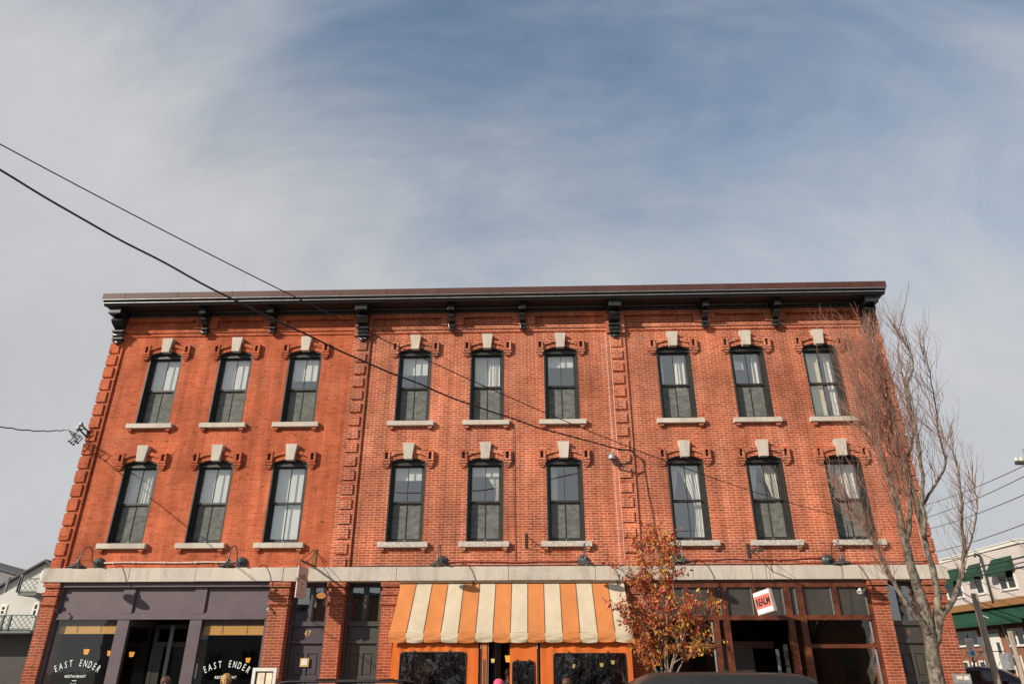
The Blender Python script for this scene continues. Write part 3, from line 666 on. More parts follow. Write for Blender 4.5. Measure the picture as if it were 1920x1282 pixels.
# -- middle shopfront behind the orange enclosure
ms_ = MB(); ms_.box(-3.10, 2.08, .05, .15, 2.9, LB-.003); ms_.box(-3.10, 2.08, .05, .15, GZ, .6)
for x in (-3.10, -1.5, -.9, .2, .7, 1.98): ms_.box(x, x+.1, .05, .15, .6, 2.9)
MS = ms_.build('shopfront', 'panel_dark', B, label='dark shopfront behind the orange enclosure')
for a, b in ((-3.0, -1.5), (-1.4, -.9), (.3, .7), (.8, 1.98)): sub(MB().quad((a, .1, .6), (b, .1, .6), (b, .1, 2.9), (a, .1, 2.9)), 'pane', 'shop_glass', MS)
q0, q1 = at(779, 1235, .0), at(800, 1282, 0)
sb = MB(); sb.box(q0.x, q1.x+.05, -.02, .045, .9, q0.z); sub(sb, 'shop_sign', 'board_grey', MS)
for txt, cx, cy, sz, m in (('E', 787, 1247, .16, 'galvanized'), ('DU', 795, 1259, .17, 'letter_cream'), ('DUC', 788, 1277, .19, 'letter_brown')):
    pc = at(cx, cy, -.03); v, f = text_mesh(txt, sz, lambda x, y, pc=pc: (pc.x+x*1.25, -.03, pc.z+y), 1.1, .003); sub(MB().add(v, f), 'lettering', m, MS)
# -- right shopfront, stained timber
rt = MB()
def vx(px, py=1110): return at(px, py, .04).x
ZR0, ZR1 = 3.30, LB-.002
rt.box(2.47, 7.62, .0, .14, ZR0, ZR1); rt.box(2.47, 7.62, .0, .135, 2.60, 2.70)
V = [(1216, 1222), (1282, 1289), (1331, 1341), (1350, 1361), (1410, 1416), (1468.5, 1479.5), (1492, 1503), (1559, 1568), (1623, 1633)]
VX = [(vx(a), vx(b)) for a, b in V]
VX[0] = (2.47, 2.56); VX[-1] = (VX[-1][0], 7.62)
for i, (a, b) in enumerate(VX):
    rt.box(a, b, -.004, .13, 2.70, ZR0)
    if i in (0, 2, 3, 5, 6, 8): rt.box(a, b, -.004, .13, GZ, 2.60)
for a, b in ((VX[0][1], VX[2][0]), (VX[6][1], VX[8][0])):
    rt.box(a, b, .02, .12, GZ, .5); rt.box(a, b, .02, .10, 2.02, 2.10)
rt.box(VX[3][1], VX[5][0], 1.3, 1.4, 2.05, 2.2)
RT = rt.build('shopfront', 'stained_wood', B, label='reddish brown stained timber shopfront')
for i in range(8): sub(MB().box(VX[i][1], VX[i+1][0], .06, .09, 2.70, ZR0), 'transom_panel', 'panel_dark', RT)
be = MB()
for i in range(8): be.box(VX[i+1][0]-.03, VX[i+1][0]-.012, .03, .06, 2.71, ZR0-.01)
sub(be, 'bead', 'lattice_grey', RT)
for a, b in ((VX[0][1], VX[2][0]), (VX[6][1], VX[8][0])):
    for z0, z1 in ((.5, 2.02), (2.10, 2.60)): sub(MB().quad((a, .07, z0), (b, .07, z0), (b, .07, z1), (a, .07, z1)), 'pane', 'shop_glass', RT)
for i in (2, 5): sub(MB().quad((VX[i][1], .07, .3), (VX[i+1][0], .07, .3), (VX[i+1][0], .07, 2.6), (VX[i][1], .07, 2.6)), 'pane', 'shop_glass', RT)
for a, b in ((VX[0][1], VX[2][0]), (VX[6][1], VX[8][0])):
    for z0, z1 in ((.5, 2.02), (2.10, 2.60)):
        wf = MB(); wf.box(b-.05, b-.02, .03, .066, z0+.04, z1-.03); sub(wf, 'glazing_strip', 'galvanized', RT)
dr = MB(); dr.box(VX[3][1], VX[5][0]-.5, 1.34, 1.39, GZ, 2.05); dr.box(VX[5][0]-.09, VX[5][0]-.01, .3, .36, GZ, 2.1); DR = dr.build('entrance_door', 'panel_dark', B)
MB().box(VX[5][0]-.26, VX[5][0]-.2, .35, .40, GZ, 2.0).build('door_post', 'lattice_grey', B)

# ------------------------------------------------------------------ awning and enclosure
AX0, AX1 = -3.13, 2.03; AZ = 3.405; AY0, AY1 = -.11, -1.12; VZ0, VZ1 = 2.30, 2.115
AW = thing('striped_awning', ((AX0+AX1)/2, -.11, 2.1), 'sloping shop awning with orange and cream stripes over the middle shopfront', 'awning')
cv = MB(); N = 14
def sag(u, t): return -.012*math.sin(math.pi*t)*(1+.4*math.sin(u*3.4))+.004*math.sin(u*7+3)*t
sub_n = 4; rows = 8
for i in range(N):
    for k in range(sub_n):
        for j in range(rows):
            def P(a, t):
                x = AX0+(AX1-AX0)*a/N
                return (x, AY0+(AY1-AY0)*t, AZ+(VZ0-AZ)*t+sag(x, t))
            a0, a1 = i+k/sub_n, i+(k+1)/sub_n; t0, t1 = j/rows, (j+1)/rows
            cv.add([P(a0, t0), P(a1, t0), P(a1, t1), P(a0, t1)], [(0, 1, 2, 3)], i % 2, True)
for sx, X in ((0, AX0), (1, AX1)): cv.add([(X, AY0, AZ), (X, AY1, VZ0+sag(X, 1)), (X, AY0, VZ0)], [(0, 1, 2)], 0 if sx == 0 else 1)
CV = cv.build('canopy', ['awning_orange', 'awning_cream'], AW)
va = MB()
for i in range(N):
    for k in range(6):
        for j in range(4):
            def P(a, t, ik=None):
                x = AX0+(AX1-AX0)*a/N; fr = a-math.floor(a+1e-9)
                fr = (a-i)
                return (x, AY1-.006-.028*t*(1-t)*2+.010*math.sin(t*9+fr*4+i)*t, VZ0+sag(x, 1)+(VZ1-VZ0)*t-.016*math.sin(math.pi*min(1, max(0, fr)))*t+.004*math.sin(x*5))
            a0, a1 = i+k/6, i+(k+1)/6; t0, t1 = j/4, (j+1)/4
            va.add([P(a0, t0), P(a1, t0), P(a1, t1), P(a0, t1)], [(0, 1, 2, 3)], i % 2, True)
va.build('valance', ['awning_orange', 'awning_cream'], AW)
se = MB()
for i in range(1, N):
    x = AX0+(AX1-AX0)*i/N; se.tube([(x, AY0+(AY1-AY0)*t-.004, AZ+(VZ0-AZ)*t+sag(x, t)+.004) for t in (0, .25, .5, .75, 1)]+[(x, AY1-.02, VZ1)], .006, 4)
se.build('seam', 'seam', AW)
f = MB(); f.box(AX0-.03, AX1+.02, -.16, -.102, AZ-.01, AZ+.045); f.tube([(AX0, AY1+.02, VZ0-.02), (AX1, AY1+.02, VZ0-.02)], .015)
for x in (AX0+.03, -1.0, AX1-.03): f.tube([(x, AY1+.02, VZ0-.03), (x, -.0, 2.35)], .014); 
f.build('frame', 'cloth_brown', AW)

EN = thing('patio_enclosure', (-.55, -.98, GZ), 'orange vinyl patio enclosure with clear windows under the striped awning', 'enclosure')
EY = -1.0
def ex(px, py=1240): return at(px, py, EY).x
def ez(px, py): return at(px, py, EY).z
EX0, EX1 = AX0+.06, AX1-.03
zt = 2.17
def vinyl(x0, x1, z0, z1, seed, wob=.012, nx=None, freq=26, fade=True):
    nx = nx or max(4, int((x1-x0)/.025)); nz = max(2, int((z1-z0)/.05)); v = []; fc = []
    for j in range(nz+1):
        for i in range(nx+1):
            x = x0+(x1-x0)*i/nx; z = z0+(z1-z0)*j/nz
            k = math.sin(x*freq+seed+2*math.sin(x*3.1+seed)+.8*math.sin(z*3))*wob
            k += noise.noise(Vector((x*2, z*1.2, seed)))*wob*2
            if fade: k *= .35+.65*max(0, (z-1.7)/.5)
            v.append((x, EY+k, z))
    for j in range(nz):
        for i in range(nx): q = j*(nx+1)+i; fc.append((q, q+1, q+nx+2, q+nx+1))
    return v, fc
def panel(x0, x1, wx0, wx1, wz, name, seed, freq=26):
    mb = MB(); wb = .75
    for a, b, c_, d_ in ((x0, wx0, GZ, zt), (wx1, x1, GZ, zt), (wx0, wx1, wz, zt), (wx0, wx1, GZ, wb)):
        v, fc = vinyl(a, b, c_, d_, seed, freq=freq); mb.add(v, fc, 0, True)
    # rounded corners
    r = .07
    for cx, sx in ((wx0, 1), (wx1, -1)):
        pts = [(cx, EY-.004, wz)]+[(cx+sx*(r-r*math.cos(t)), EY-.004, wz-(r-r*math.sin(t))) for t in [math.pi/2*k/6 for k in range(7)]]
        n = len(pts); mb.add(pts, [(0, k, k+1) for k in range(1, n-1)])
    o = mb.build(name, 'vinyl_orange', EN)
    pn = MB(); pn.quad((wx0, EY+.01, wb), (wx1, EY+.01, wb), (wx1, EY+.01, wz), (wx0, EY+.01, wz)); sub(pn, 'clear_window', 'clear_vinyl', o)
    bd = MB(); bd.tube([(wx0+.01, EY-.012, wb), (wx0+.01, EY-.012, wz-r), (wx0+r*.35, EY-.012, wz-r*.3), (wx0+r, EY-.012, wz-.01), (wx1-r, EY-.012, wz-.01), (wx1-r*.35, EY-.012, wz-r*.3), (wx1-.01, EY-.012, wz-r), (wx1-.01, EY-.012, wb)], .011, 6)
    for t in (.22, .75): bd.box(wx0+(wx1-wx0)*t-.014, wx0+(wx1-wx0)*t+.014, EY-.03, EY-.012, wz-.02, wz+.03)
    sub(bd, 'window_trim', 'sign_black', o)
    return o
panel(EX0, ex(897), ex(749), ex(874), ez(800, 1221), 'side_panel', 1.0)
panel(ex(1013), EX1, ex(1037), ex(1175), ez(1100, 1223), 'side_panel', 5.0, 21)
panel(ex(956), ex(1007), ex(960), ex(1003), ez(980, 1238), 'door_flap', 9.0, 12)
q = MB()
for a, b in ((900, 903), (1008, 1010)): q.box(ex(a), ex(b), EY-.02, EY+.02, GZ, zt)
q.build('frame', 'sign_black', EN)
q = MB(); q.box(ex(904), ex(913), EY-.05, EY+.02, GZ, zt-.0); Q = q.build('post', 'vinyl_orange', EN)
q = MB(); q.box(ex(906), ex(910.5), EY-.056, EY-.051, .8, ez(908, 1236)); sub(q, 'slot_window', 'cloth_brown', Q)
q = MB(); q.box(ex(914), ex(916), EY-.03, EY+.0, GZ, zt); q.build('edge_strip', 'galvanized', EN)
hg = MB()
for px in (901.5, 1007.5): hg.box(ex(px)-.012, ex(px)+.012, EY-.045, EY-.02, 1.98, 2.08)
hg.build('hinge', 'galvanized', EN)
sd = MB()
for X in (EX0, EX1): sd.quad((X, EY, GZ), (X, .04, GZ), (X, .04, zt), (X, EY, zt))
sd.build('return_wall', 'vinyl_orange', EN)

# ------------------------------------------------------------------ wall lamps
def gooseneck(px, py, label, first=False):
    p = at(px, py, -.05); X, Z = p.x, p.z
    t = thing('gooseneck_lamp', (X, 0, Z), label, 'wall lamp', 'gooseneck lamps along the lintel')
    b = MB(); b.lathe([(0, .125), (.05, .12), (.055, .085), (.12, .062), (.135, .035), (.135, 0)], (X, 0, Z), 22, 'y')
    for k in range(6): b.lathe([(.060+.0115*k, .09-.009*k), (.064+.0115*k, .094-.009*k), (.068+.0115*k, .09-.009*k)], (X, 0, Z), 22, 'y')
    b.build('backplate', 'lamp_metal', t)
    ctr = [(-.10, 0), (-.22, -.005), (-.30, .02), (-.34, .09), (-.37, .19), (-.43, .275), (-.53, .305), (-.63, .29), (-.71, .23), (-.76, .13), (-.79, .02), (-.80, -.05)]
    pts = []
    for i in range(len(ctr)-1):
        p0, p1, p2, p3 = ctr[max(i-1, 0)], ctr[i], ctr[i+1], ctr[min(i+2, len(ctr)-1)]
        for k in range(4):
            s_ = k/4; f = lambda a, b, c_, d: .5*((2*b)+(-a+c_)*s_+(2*a-5*b+4*c_-d)*s_*s_+(-a+3*b-3*c_+d)*s_**3)
            pts.append((X, f(p0[0], p1[0], p2[0], p3[0]), Z+f(p0[1], p1[1], p2[1], p3[1])))
    pts.append((X, ctr[-1][0], Z+ctr[-1][1]))
    MB().tube(pts, .0125, 8).build('arm', 'lamp_metal', t)
    sh = MB(); sh.lathe([(.022, .02), (.034, -.01), (.034, -.05), (.06, -.075), (.10, -.10), (.165, -.13), (.195, -.155), (.205, -.168), (.197, -.166), (.16, -.14), (.09, -.11), (.03, -.09)], (X, -.80, Z-.03), 28)
    SH = sh.build('shade', 'lamp_metal', t)
    bl = MB().ball((X, -.80, Z-.03-.145), .032, 12, 8).build('bulb', 'letter_cream', t)
for px, py, lb in ((184, 1055.5, 'dark gooseneck lamp at the far left corner below the lowest left window'), (452, 1054, 'dark gooseneck lamp above the right bay of the purple shopfront'),
                   (829, 1052, 'dark gooseneck lamp above the left end of the striped awning'), (1094, 1050, 'dark gooseneck lamp above the right half of the striped awning'),
                   (1268, 1046, 'dark gooseneck lamp half hidden behind the top of the red-leaved tree'), (1552, 1049, 'dark gooseneck lamp beside the bare tree branches on the right')):
    gooseneck(px, py, lb)
def run(name, label, pts, r, mat, wob=.008, cat='conduit', clips=0):
    P_ = []
    for i in range(len(pts)-1):
        a, b = Vector(pts[i]), Vector(pts[i+1]); n = max(2, int((b-a).length/.25))
        for k in range(n): q = a.lerp(b, k/n); P_.append((q.x, q.y, q.z+wob*math.sin(q.x*3.1)+wob*.5*math.sin(q.x*7+1)))
    P_.append(tuple(pts[-1]))
    t = MB().tube(P_, r, 7)
    if clips:
        for k in range(clips):
            q = P_[int((k+.5)/clips*(len(P_)-1))]; t.box(q[0]-.012, q[0]+.012, q[1]-.02, 0, q[2]-.028, q[2]+.028)
    o = t.build(name, mat); tag(o, label, cat); return o
run('conduit', 'pale conduit pipe between the two left gooseneck lamps', [(-10.36, -.03, 3.90), (-7.1, -.03, 3.90)], .017, 'conduit', .006, clips=5)
run('conduit', 'thin red cable conduit above the striped awning between two lamps', [(-2.1, -.03, 3.89), (1.05, -.03, 3.89)], .012, 'conduit_red', .012, clips=2)
run('conduit', 'thin red cable conduit from the half-hidden lamp to the rightmost lamp', [(3.4, -.03, 3.91), (6.70, -.03, 3.93)], .012, 'conduit_red', .014, clips=2)
run('cable', 'black cable lying along the top of the granite band', [(-4.3, -.05, 3.785), (-2.3, -.06, 3.79), (0, -.05, 3.80), (2.1, -.07, 3.79), (5.2, -.06, 3.80), (9.2, -.06, 3.84), (9.40, -.06, 3.72), (9.45, -.03, 3.45)], .013, 'cable', .006, 'cable')
dz = []
run('cable', 'thin black cable dropping down the wall right of the centre windows', [tuple(at(955, 790, -.03)), tuple(at(963, 800, -.03)), tuple(at(964, 950, -.03)), tuple(at(966, 1052, -.03))], .008, 'cable', 0, 'cable')
# wall hook brackets
def hook(px, py, L, label):
    p = at(px, py, 0); h = MB(); h.box(p.x-.02, p.x+.02, -.03, -.001, p.z-.22, p.z+.14)
    h.tube([(p.x, -.02, p.z+.08), (p.x, -.25*L, p.z+.04), (p.x, -.52*L, p.z+.02)], .012, 6); h.tube([(p.x, -.02, p.z-.18), (p.x, -.25*L, p.z-.10), (p.x, -.50*L, p.z+.01)], .009, 6)
    h.tube([(p.x, -.15*L+.04*math.cos(a), p.z-.03+.04*math.sin(a)) for a in [k*math.pi/4 for k in range(9)]], .006, 5)
    tag(h.build('wall_bracket', 'dark_iron'), label, 'bracket')
hook(986, 1010, 1, 'small empty iron wall bracket between two windows above the awning')
# hanging signs
X = -5.26; p0 = at(592, 1030, 0)
SB = thing('sign_bracket', (X, 0, 3.78), 'rusty iron sign bracket with tie rods above door 47', 'bracket')
b = MB(); b.box(X-.045, X+.045, -.02, -.001, 3.79, 4.20); b.build('back_plate', 'rust', SB)
b = MB(); b.box(X-.018, X+.018, -1.0, -.02, 3.785, 3.82)
for a, c_ in (((X-.02, -.02, 4.18), (X, -.97, 3.82)), ((X+.02, -.02, 4.12), (X, -.52, 3.81))): b.tube([a, c_], .008, 5)
b.tube([(X, -.3, 3.83), (X-.35, -.02, 3.83)], .006, 5); b.build('arm', 'dark_iron', SB)
def hang_sign(X, y0, y1, z0, z1, th, parts, label, frame_m, face_m, name='hanging_sign'):
    t = thing(name, (X, (y0+y1)/2, z0), label, 'sign')
    MB().box(X-th/2, X+th/2, y0, y1, z0, z1).build('board', face_m, t, bevel=.004); return t
HS = hang_sign(X, -.90, -.42, 3.03, 3.70, .03, [], 'faded pinkish white hanging sign with small dark lettering beside door 47', 'sign_white', 'sign_white')
b = MB()
for y in (-.85, -.47): b.tube([(X, y, 3.70), (X, y, 3.79)], .006, 5)
b.build('hanger', 'dark_iron', HS)
for sgn, xx in ((1, X+.019), (-1, X-.019)):
    t = MB(); mk = lambda x, y: (xx, -.66+x*sgn, 3.44+y)
    arc_text(t, 'STUDIO', .15, (0, 0), .28, mk, .30, .72, bold=.004)
    t.box(xx-.001, xx+.001, -.72, -.60, 3.33, 3.35); t.box(xx-.001, xx+.001, -.675, -.655, 3.27, 3.29); t.box(xx-.001, xx+.001, -.675, -.655, 3.21, 3.24)
    t.box(xx-.001, xx+.001, -.87, -.45, 3.10, 3.104)
    t.build('lettering', 'sign_black', HS)
HS.rotation_euler = (0, 0, R(-9)); HS.location = (X-.02, -.66, 3.03)
# right sign: lightbox tilted toward the street
p = at(1434, 1128, -.75); q = p
RS = thing('hanging_sign', (p.x, -.75, p.z), 'small white and coral box sign with heavy black lettering hung before the brown shopfront', 'sign')
def tilt(v, c=Vector((p.x, -.75, p.z)), a=R(-58)):
    d = Matrix.Rotation(R(-10), 3, 'Y') @ Vector(v); return tuple(c+Matrix.Rotation(a, 3, 'Z') @ d)
def tb(x0, x1, y0, y1, z0, z1):
    m_ = MB(); m_.box(x0, x1, y0, y1, z0, z1); m_.v = [tilt(v) for v in m_.v]; return m_
hw_, hh = .23, .235
tb(-hw_, hw_, -.05, .05, -hh, hh).build('box_frame', 'conduit', RS, bevel=.004)
tb(-hw_+.02, hw_-.02, -.054, .054, -hh+.025, hh-.02).build('face', 'letter_white', RS)
tb(-hw_+.02, hw_-.02, -.057, .057, -hh*.52, hh*.62).build('band', 'sign_red', RS)
for sg in (-1, 1):
    v, f = text_mesh('REALM', .21, lambda x, y: tilt((x*.66*(1 if sg < 0 else -1), sg*.060, y-.062)), .92, .007); MB().add(v, f).build('lettering', 'sign_black', RS)
hp = at(1404, 1040, 0)
b = MB()
for xx in (-.2, .2):
    e = Vector(tilt((xx, 0, hh))); b.tube([e, (e.x, e.y, 4.0)], .005, 5)
    b.ball((e.x, e.y, e.z+.03), .02, 8, 6)
b.build('hanger', 'dark_iron', RS)
SB2 = thing('sign_bracket', (hp.x, 0, 3.95), 'dark scrolled iron bracket holding the coral sign under a window sill', 'bracket')
e1, e2 = Vector(tilt((-.2, 0, 0))), Vector(tilt((.2, 0, 0)))
b = MB(); b.box(hp.x-.03, hp.x+.03, -.025, -.001, 3.93, 4.27); b.tube([(hp.x, -.02, 4.2), (e1.x, e1.y, 4.0), (e2.x, e2.y, 4.0)], .012, 6); b.tube([(hp.x, -.02, 3.96), (hp.x+.1, -.35, 4.12), (e1.x, e1.y, 4.02)], .010, 6)
b.tube([(hp.x, -.02, 4.25), (e2.x, e2.y, 4.01)], .006, 5); b.build('arm', 'dark_iron', SB2)
# small floodlights
def flood(px, py, X, Y, label, mat='galvanized', s=1.0):
    p = at(px, py, Y); t = thing('floodlight', (p.x, Y, p.z), label, 'floodlight')
    m_ = MB(); m_.lathe([(0, -.07), (.03, -.07), (.035, -.02), (.065, .05), (.067, .07), (.05, .065), (0, .05)], (0, 0, 0), 14)
    rot = Matrix.Rotation(R(150), 3, 'X') @ Matrix.Rotation(R(-25), 3, 'Y')
    m_.v = [tuple(Vector(p)+rot @ (Vector(v)*s)) for v in m_.v]; m_.build('head', mat, t)
    MB().tube([p, (p.x+.02, Y+.07, p.z+.03), (p.x+.02, 0, p.z+.03)], .012, 6).build('stem', 'dark_iron', t)
flood(1612, 1106, 0, -.25, 'white floodlight bulb fixed high on the right of the brown shopfront', 'white_paint', .9)
flood(503, 1141, 0, -.12, 'tiny pale spotlight on the brick pier beside the purple shopfront', 'white_paint', .45)
flood(108, 1143, 0, -.15, 'tiny dark spotlight at the left pier by the purple panels', 'dark_iron', .6)
# menu case
a, b_ = at(475, 1251, -.35), at(520, 1251, -.35)
MC = thing('menu_case', ((a.x+b_.x)/2, -.3, .6), 'white framed menu case standing on a post before the brick pier', 'sign')
m_ = MB(); zt2 = a.z; x0, x1 = a.x, b_.x; t_ = .07
m_.box(x0, x0+t_, -.37, -.30, .85, zt2); m_.box(x1-t_, x1, -.37, -.30, .85, zt2); m_.box(x0+t_, x1-t_, -.37, -.30, zt2-t_, zt2); m_.box(x0+t_, x1-t_, -.37, -.30, .85, .92); m_.build('frame', 'white_paint', MC, bevel=.004)
MB().box(x0+t_, x1-t_, -.325, -.302, .92, zt2-t_).build('backing', 'cloth_brown', MC)
MB().box(x0+t_+.035, x0+t_+.20, -.332, -.326, .95, zt2-t_-.03).box(x0+t_+.235, x1-t_-.03, -.332, -.326, .95, zt2-t_-.03).build('menu_page', 'letter_cream', MC)
MB().box((x0+x1)/2-.03, (x0+x1)/2+.03, -.36, -.31, GZ, .85).build('post', 'white_paint', MC)
# meter / notice box lower right
p = at(1805, 1272, -.1)
NB = thing('notice_box', (p.x, -.1, p.z), 'grey box with two pale notices low on the rightmost brick pier', 'notice')
MB().box(p.x-.17, p.x+.16, -.14, -.021, p.z-.09, p.z+.10).build('case', 'galvanized', NB); MB().box(p.x-.14, p.x-.02, -.146, -.141, p.z-.01, p.z+.06).box(p.x+.01, p.x+.12, -.146, -.141, p.z-.02, p.z+.06).build('notice', 'letter_cream', NB)

# ------------------------------------------------------------------ overhead wires
def span(A, Bp, sagm, r, n=40, wob=0, seed=0):
    A, Bp = Vector(A), Vector(Bp); pts = []
    for i in range(n+1):
        t = i/n; q = A.lerp(Bp, t); q.z -= 4*sagm*t*(1-t); q.z += wob*math.sin(t*38+seed)+wob*.6*math.sin(t*71); q.x += wob*.5*math.sin(t*47)
        pts.append(q)
    return MB().tube(pts, r, 6)
WB = at(1187, 846, -.22)
A1 = at(-60, 285, -9.5)
o = span(A1, WB, .62, .017, 70, .010).build('overhead_cable', 'cable'); tag(o, 'thick twisted black service cable sweeping down to the wall insulator in mid facade', 'cable')
A2 = at(-60, 238, -11); B2 = at(1570, 966, -.05)
o = span(A2, B2, .52, .008, 60).build('overhead_cable', 'cable'); tag(o, 'thin upper wire crossing the sky and facade to the lower right window', 'cable')
# weatherhead with loops
p = at(1147, 856, -.15); WH = thing('electric_service_entry', tuple(p), 'grey weatherhead with looping black cables on the wall by the middle pilaster', 'electric service')
MB().lathe([(.0, .12), (.04, .11), (.085, .02), (.10, -.05), (.09, -.07), (.03, -.07)], tuple(p), 16, 'z', 0, (1, 1)).box(p.x-.02, p.x+.02, -.15, 0, p.z-.02, p.z+.02).build('hood', 'galvanized', WH)
lp = MB(); q = WB
for k in range(3):
    e = Vector((p.x+.03*k, -.16, p.z-.07)); lp.tube([e, e+Vector((.02, -.03, -.14-.02*k)), e+Vector((.20+.03*k, -.08, -.17-.02*k)), Vector((q.x-.05, q.y-.06, p.z-.12)), Vector((q.x+.02, q.y-.03, (p.z+q.z)/2)), q], .011, 6)
lp.build('cable_loop', 'cable', WH)
MB().tube([q, (q.x+.05, 0, q.z)], .02, 8).ball(tuple(q), .04, 10, 8).build('insulator', 'dark_iron', WH)
# left service drop
p = at(151, 800, -.35); p = Vector((p.x, -.25, p.z)); p = at(151, 800, -.25)
SD = thing('service_drop', tuple(p), 'cluster of insulators and looping wires at the left corner of the building', 'insulator')
b = MB()
for dz_, dx in ((.05, .02), (-.06, -.02)):
    s0 = Vector((p.x+dx, p.y, p.z+dz_)); e0 = Vector((XL+.06+dx, -.06, p.z-.20+dz_)); b.tube([s0, e0], .022, 8)
b.build('bracket_arm', 'dark_iron', SD)
b = MB()
for dz_, dx in ((.06, .0), (-.05, -.05)):
    b.lathe([(0, -.05), (.04, -.045), (.055, 0), (.04, .03), (.045, .05), (0, .06)], (p.x+dx, p.y, p.z+dz_), 12)
b.build('insulator', 'galvanized', SD)
b = MB()
j = at(120, 806, -.25)
for k in range(5):
    s0 = p+Vector((.0, 0, -.05)); e_ = at(131+5*k*.8, 826+3*(k % 3), -.25-.05*k)
    b.tube([s0+Vector((.03*k, 0, 0)), s0+Vector((-.05-.02*k, -.05, -.16)), e_+Vector((.08, 0, .10)), e_], .009, 5)
    b.tube([e_, e_+Vector((-.03, 0, -.03))], .026, 6)
    b.tube([e_, e_+Vector((.10, -.03, .05+.02*k)), j+Vector((.12, 0, .0)), j], .008, 5)
b.build('cable_loop', 'cable', SD)
b = MB()
for k in range(3):
    pts = []; c0 = Vector((XL+.30+.05*k, -.13, p.z-.95))
    for i in range(13):
        a_ = R(200+260*i/12*(1)); pts.append(c0+Vector((.24*math.cos(a_), -.03, .17*math.sin(a_)-.0)))
A3 = at(-60, 785, -6); o = span(A3, j, .10, .013, 30, .008).build('overhead_cable', 'cable'); tag(o, 'short black service wire entering from the left edge to the corner insulators', 'cable')

# ------------------------------------------------------------------ right building (across the side street)
RX = 25.0
RB = thing('corner_building', (RX+5, 33, 0), 'two-storey building with white siding upstairs, brick below and green awnings', 'building')
YN, YF, ZTOP, ZMID = 20.7, 52.0, 7.62, 4.99
w = MB(); w.box(RX, RX+16, YN, YF, 4.6, ZTOP, 0); w.box(RX-.06, RX+16, YN-.06, YF, ZTOP-.14, ZTOP+.02, 1); w.box(RX-.10, RX+16.1, YN-.1, YF, ZTOP+.022, ZTOP+.08, 1)
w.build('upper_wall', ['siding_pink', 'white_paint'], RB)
MB().box(RX+.02, RX+15.9, YN+.02, YF, 0, 4.598).build('lower_wall', 'brick_far', RB)
MB().xprism([(0, 0)], 0, 0) if False else None
def yz(px, py): q = atX(px, py, RX); return q.y, q.z
def slope_roof(y0, y1):
    m = MB(); m.add([(RX-.02, y0, 4.99), (RX-.02, y1, 4.99), (RX-.35, y1, 4.60), (RX-.35, y0, 4.60), (RX-.02, y0, 4.55), (RX-.02, y1, 4.55)], [(0,1,2,3),(3,2,5,4),(0,3,4),(1,5,2)]); return m
slope_roof(YN, YF).build('skirt_roof', 'rust', RB)
def canvas(y0, y1, zt_, zb_, out):
    m = MB(); X0, X1 = RX-.02, RX-out
    m.add([(X0, y0, zt_), (X0, y1, zt_), (X1, y1, zb_), (X1, y0, zb_), (X0, y0, zb_), (X0, y1, zb_), (X1, y0, zb_-.18), (X1, y1, zb_-.18)], [(0,1,2,3),(0,3,4),(1,5,2),(3,2,7,6)]); return m
for i, (ya, yb) in enumerate(((YN+.1, 24.6), (24.62, 27.4), (27.42, YF-.3))): canvas(ya, yb, 4.58, 3.88, .9).build('long_awning', 'green_canvas', RB)
def rwin(pts, zt_, zb_, double):
    (y1, _), (y0, _) = yz(*pts[0]), yz(*pts[1])
    ya, yb = min(y0, y1), max(y0, y1)
    m = MB(); X0 = RX-.05
    m.box(X0, RX+.0, ya-.08, ya, zb_, zt_); m.box(X0, RX, yb, yb+.08, zb_, zt_); m.box(X0-.03, RX, ya-.1, yb+.1, zb_-.1, zb_); m.box(X0, RX, ya-.08, yb+.08, zt_, zt_+.08)
    if double: ym = (ya+yb)/2; m.box(X0, RX, ym-.07, ym+.07, zb_, zt_)
    o = m.build('window', 'white_paint', RB); sub(MB().box(X0+.02, RX-.004, ya, yb, zb_, zt_), 'pane', 'car_glass', o)
    return ya, yb
for (l, r_, py, aw, d) in ((1776, 1803, 1100, 1, 1), (1831, 1843, 1095, 1, 0), (1874, 1903, 1085, 1, 1)):
    ya, yb = rwin(((l, py), (r_, py)), 6.35, 5.45, d)
    canvas(ya-.25, yb+.25, 7.0, 6.25, .55).build('window_awning', 'green_canvas', RB)
for (l, r_, py, z1_, z0_, d) in ((1797, 1835, 1200, 3.5, 2.85, 1), (1893, 1920, 1190, 3.45, 2.75, 1), (1806, 1815, 1240, 1.95, 1.0, 0), (1838, 1846, 1240, 1.95, 1.0, 0), (1905, 1918, 1245, 2.15, .9, 0)):
    rwin(((l, py), (r_, py)), z1_, z0_, d)
ya, yb = sorted((yz(1860, 1210)[0], yz(1880, 1210)[0]))
d = MB(); d.box(RX-.06, RX, ya, yb, 1.6, 3.35); DD = d.build('door', 'white_paint', RB); sub(MB().box(RX-.09, RX-.061, ya+.1, ya+.35, 2.3, 2.9), 'door_window', 'car_glass', DD)
d = MB(); d.box(RX-.08, RX, ya-.15, yb+.2, 3.4, 3.55); d.box(RX-1.3, RX, ya-.2, yb+.2, .2, 1.58); 
for k in range(5): d.box(RX-1.3-.28*(k+1), RX-1.3-.28*k, ya-.2, yb+.2, .2, 1.58-.26*(k+1))
d.build('doorstep', 'concrete', RB)
for yy in (ya-.15, yb+.15): hr = MB(); hr.tube([(RX-.1, yy, 2.45), (RX-1.3, yy, 2.45), (RX-2.4, yy, 1.2), (RX-2.4, yy, .2)], .025, 6); hr.tube([(RX-1.3, yy, 2.45), (RX-1.3, yy, 1.5)], .02, 6); hr.build('handrail', 'dark_iron', RB)
ya, yb = sorted((yz(1823, 1245)[0], yz(1832, 1245)[0])); MB().box(RX-.05, RX, ya, yb, .2, 1.95).build('door', 'white_paint', RB)
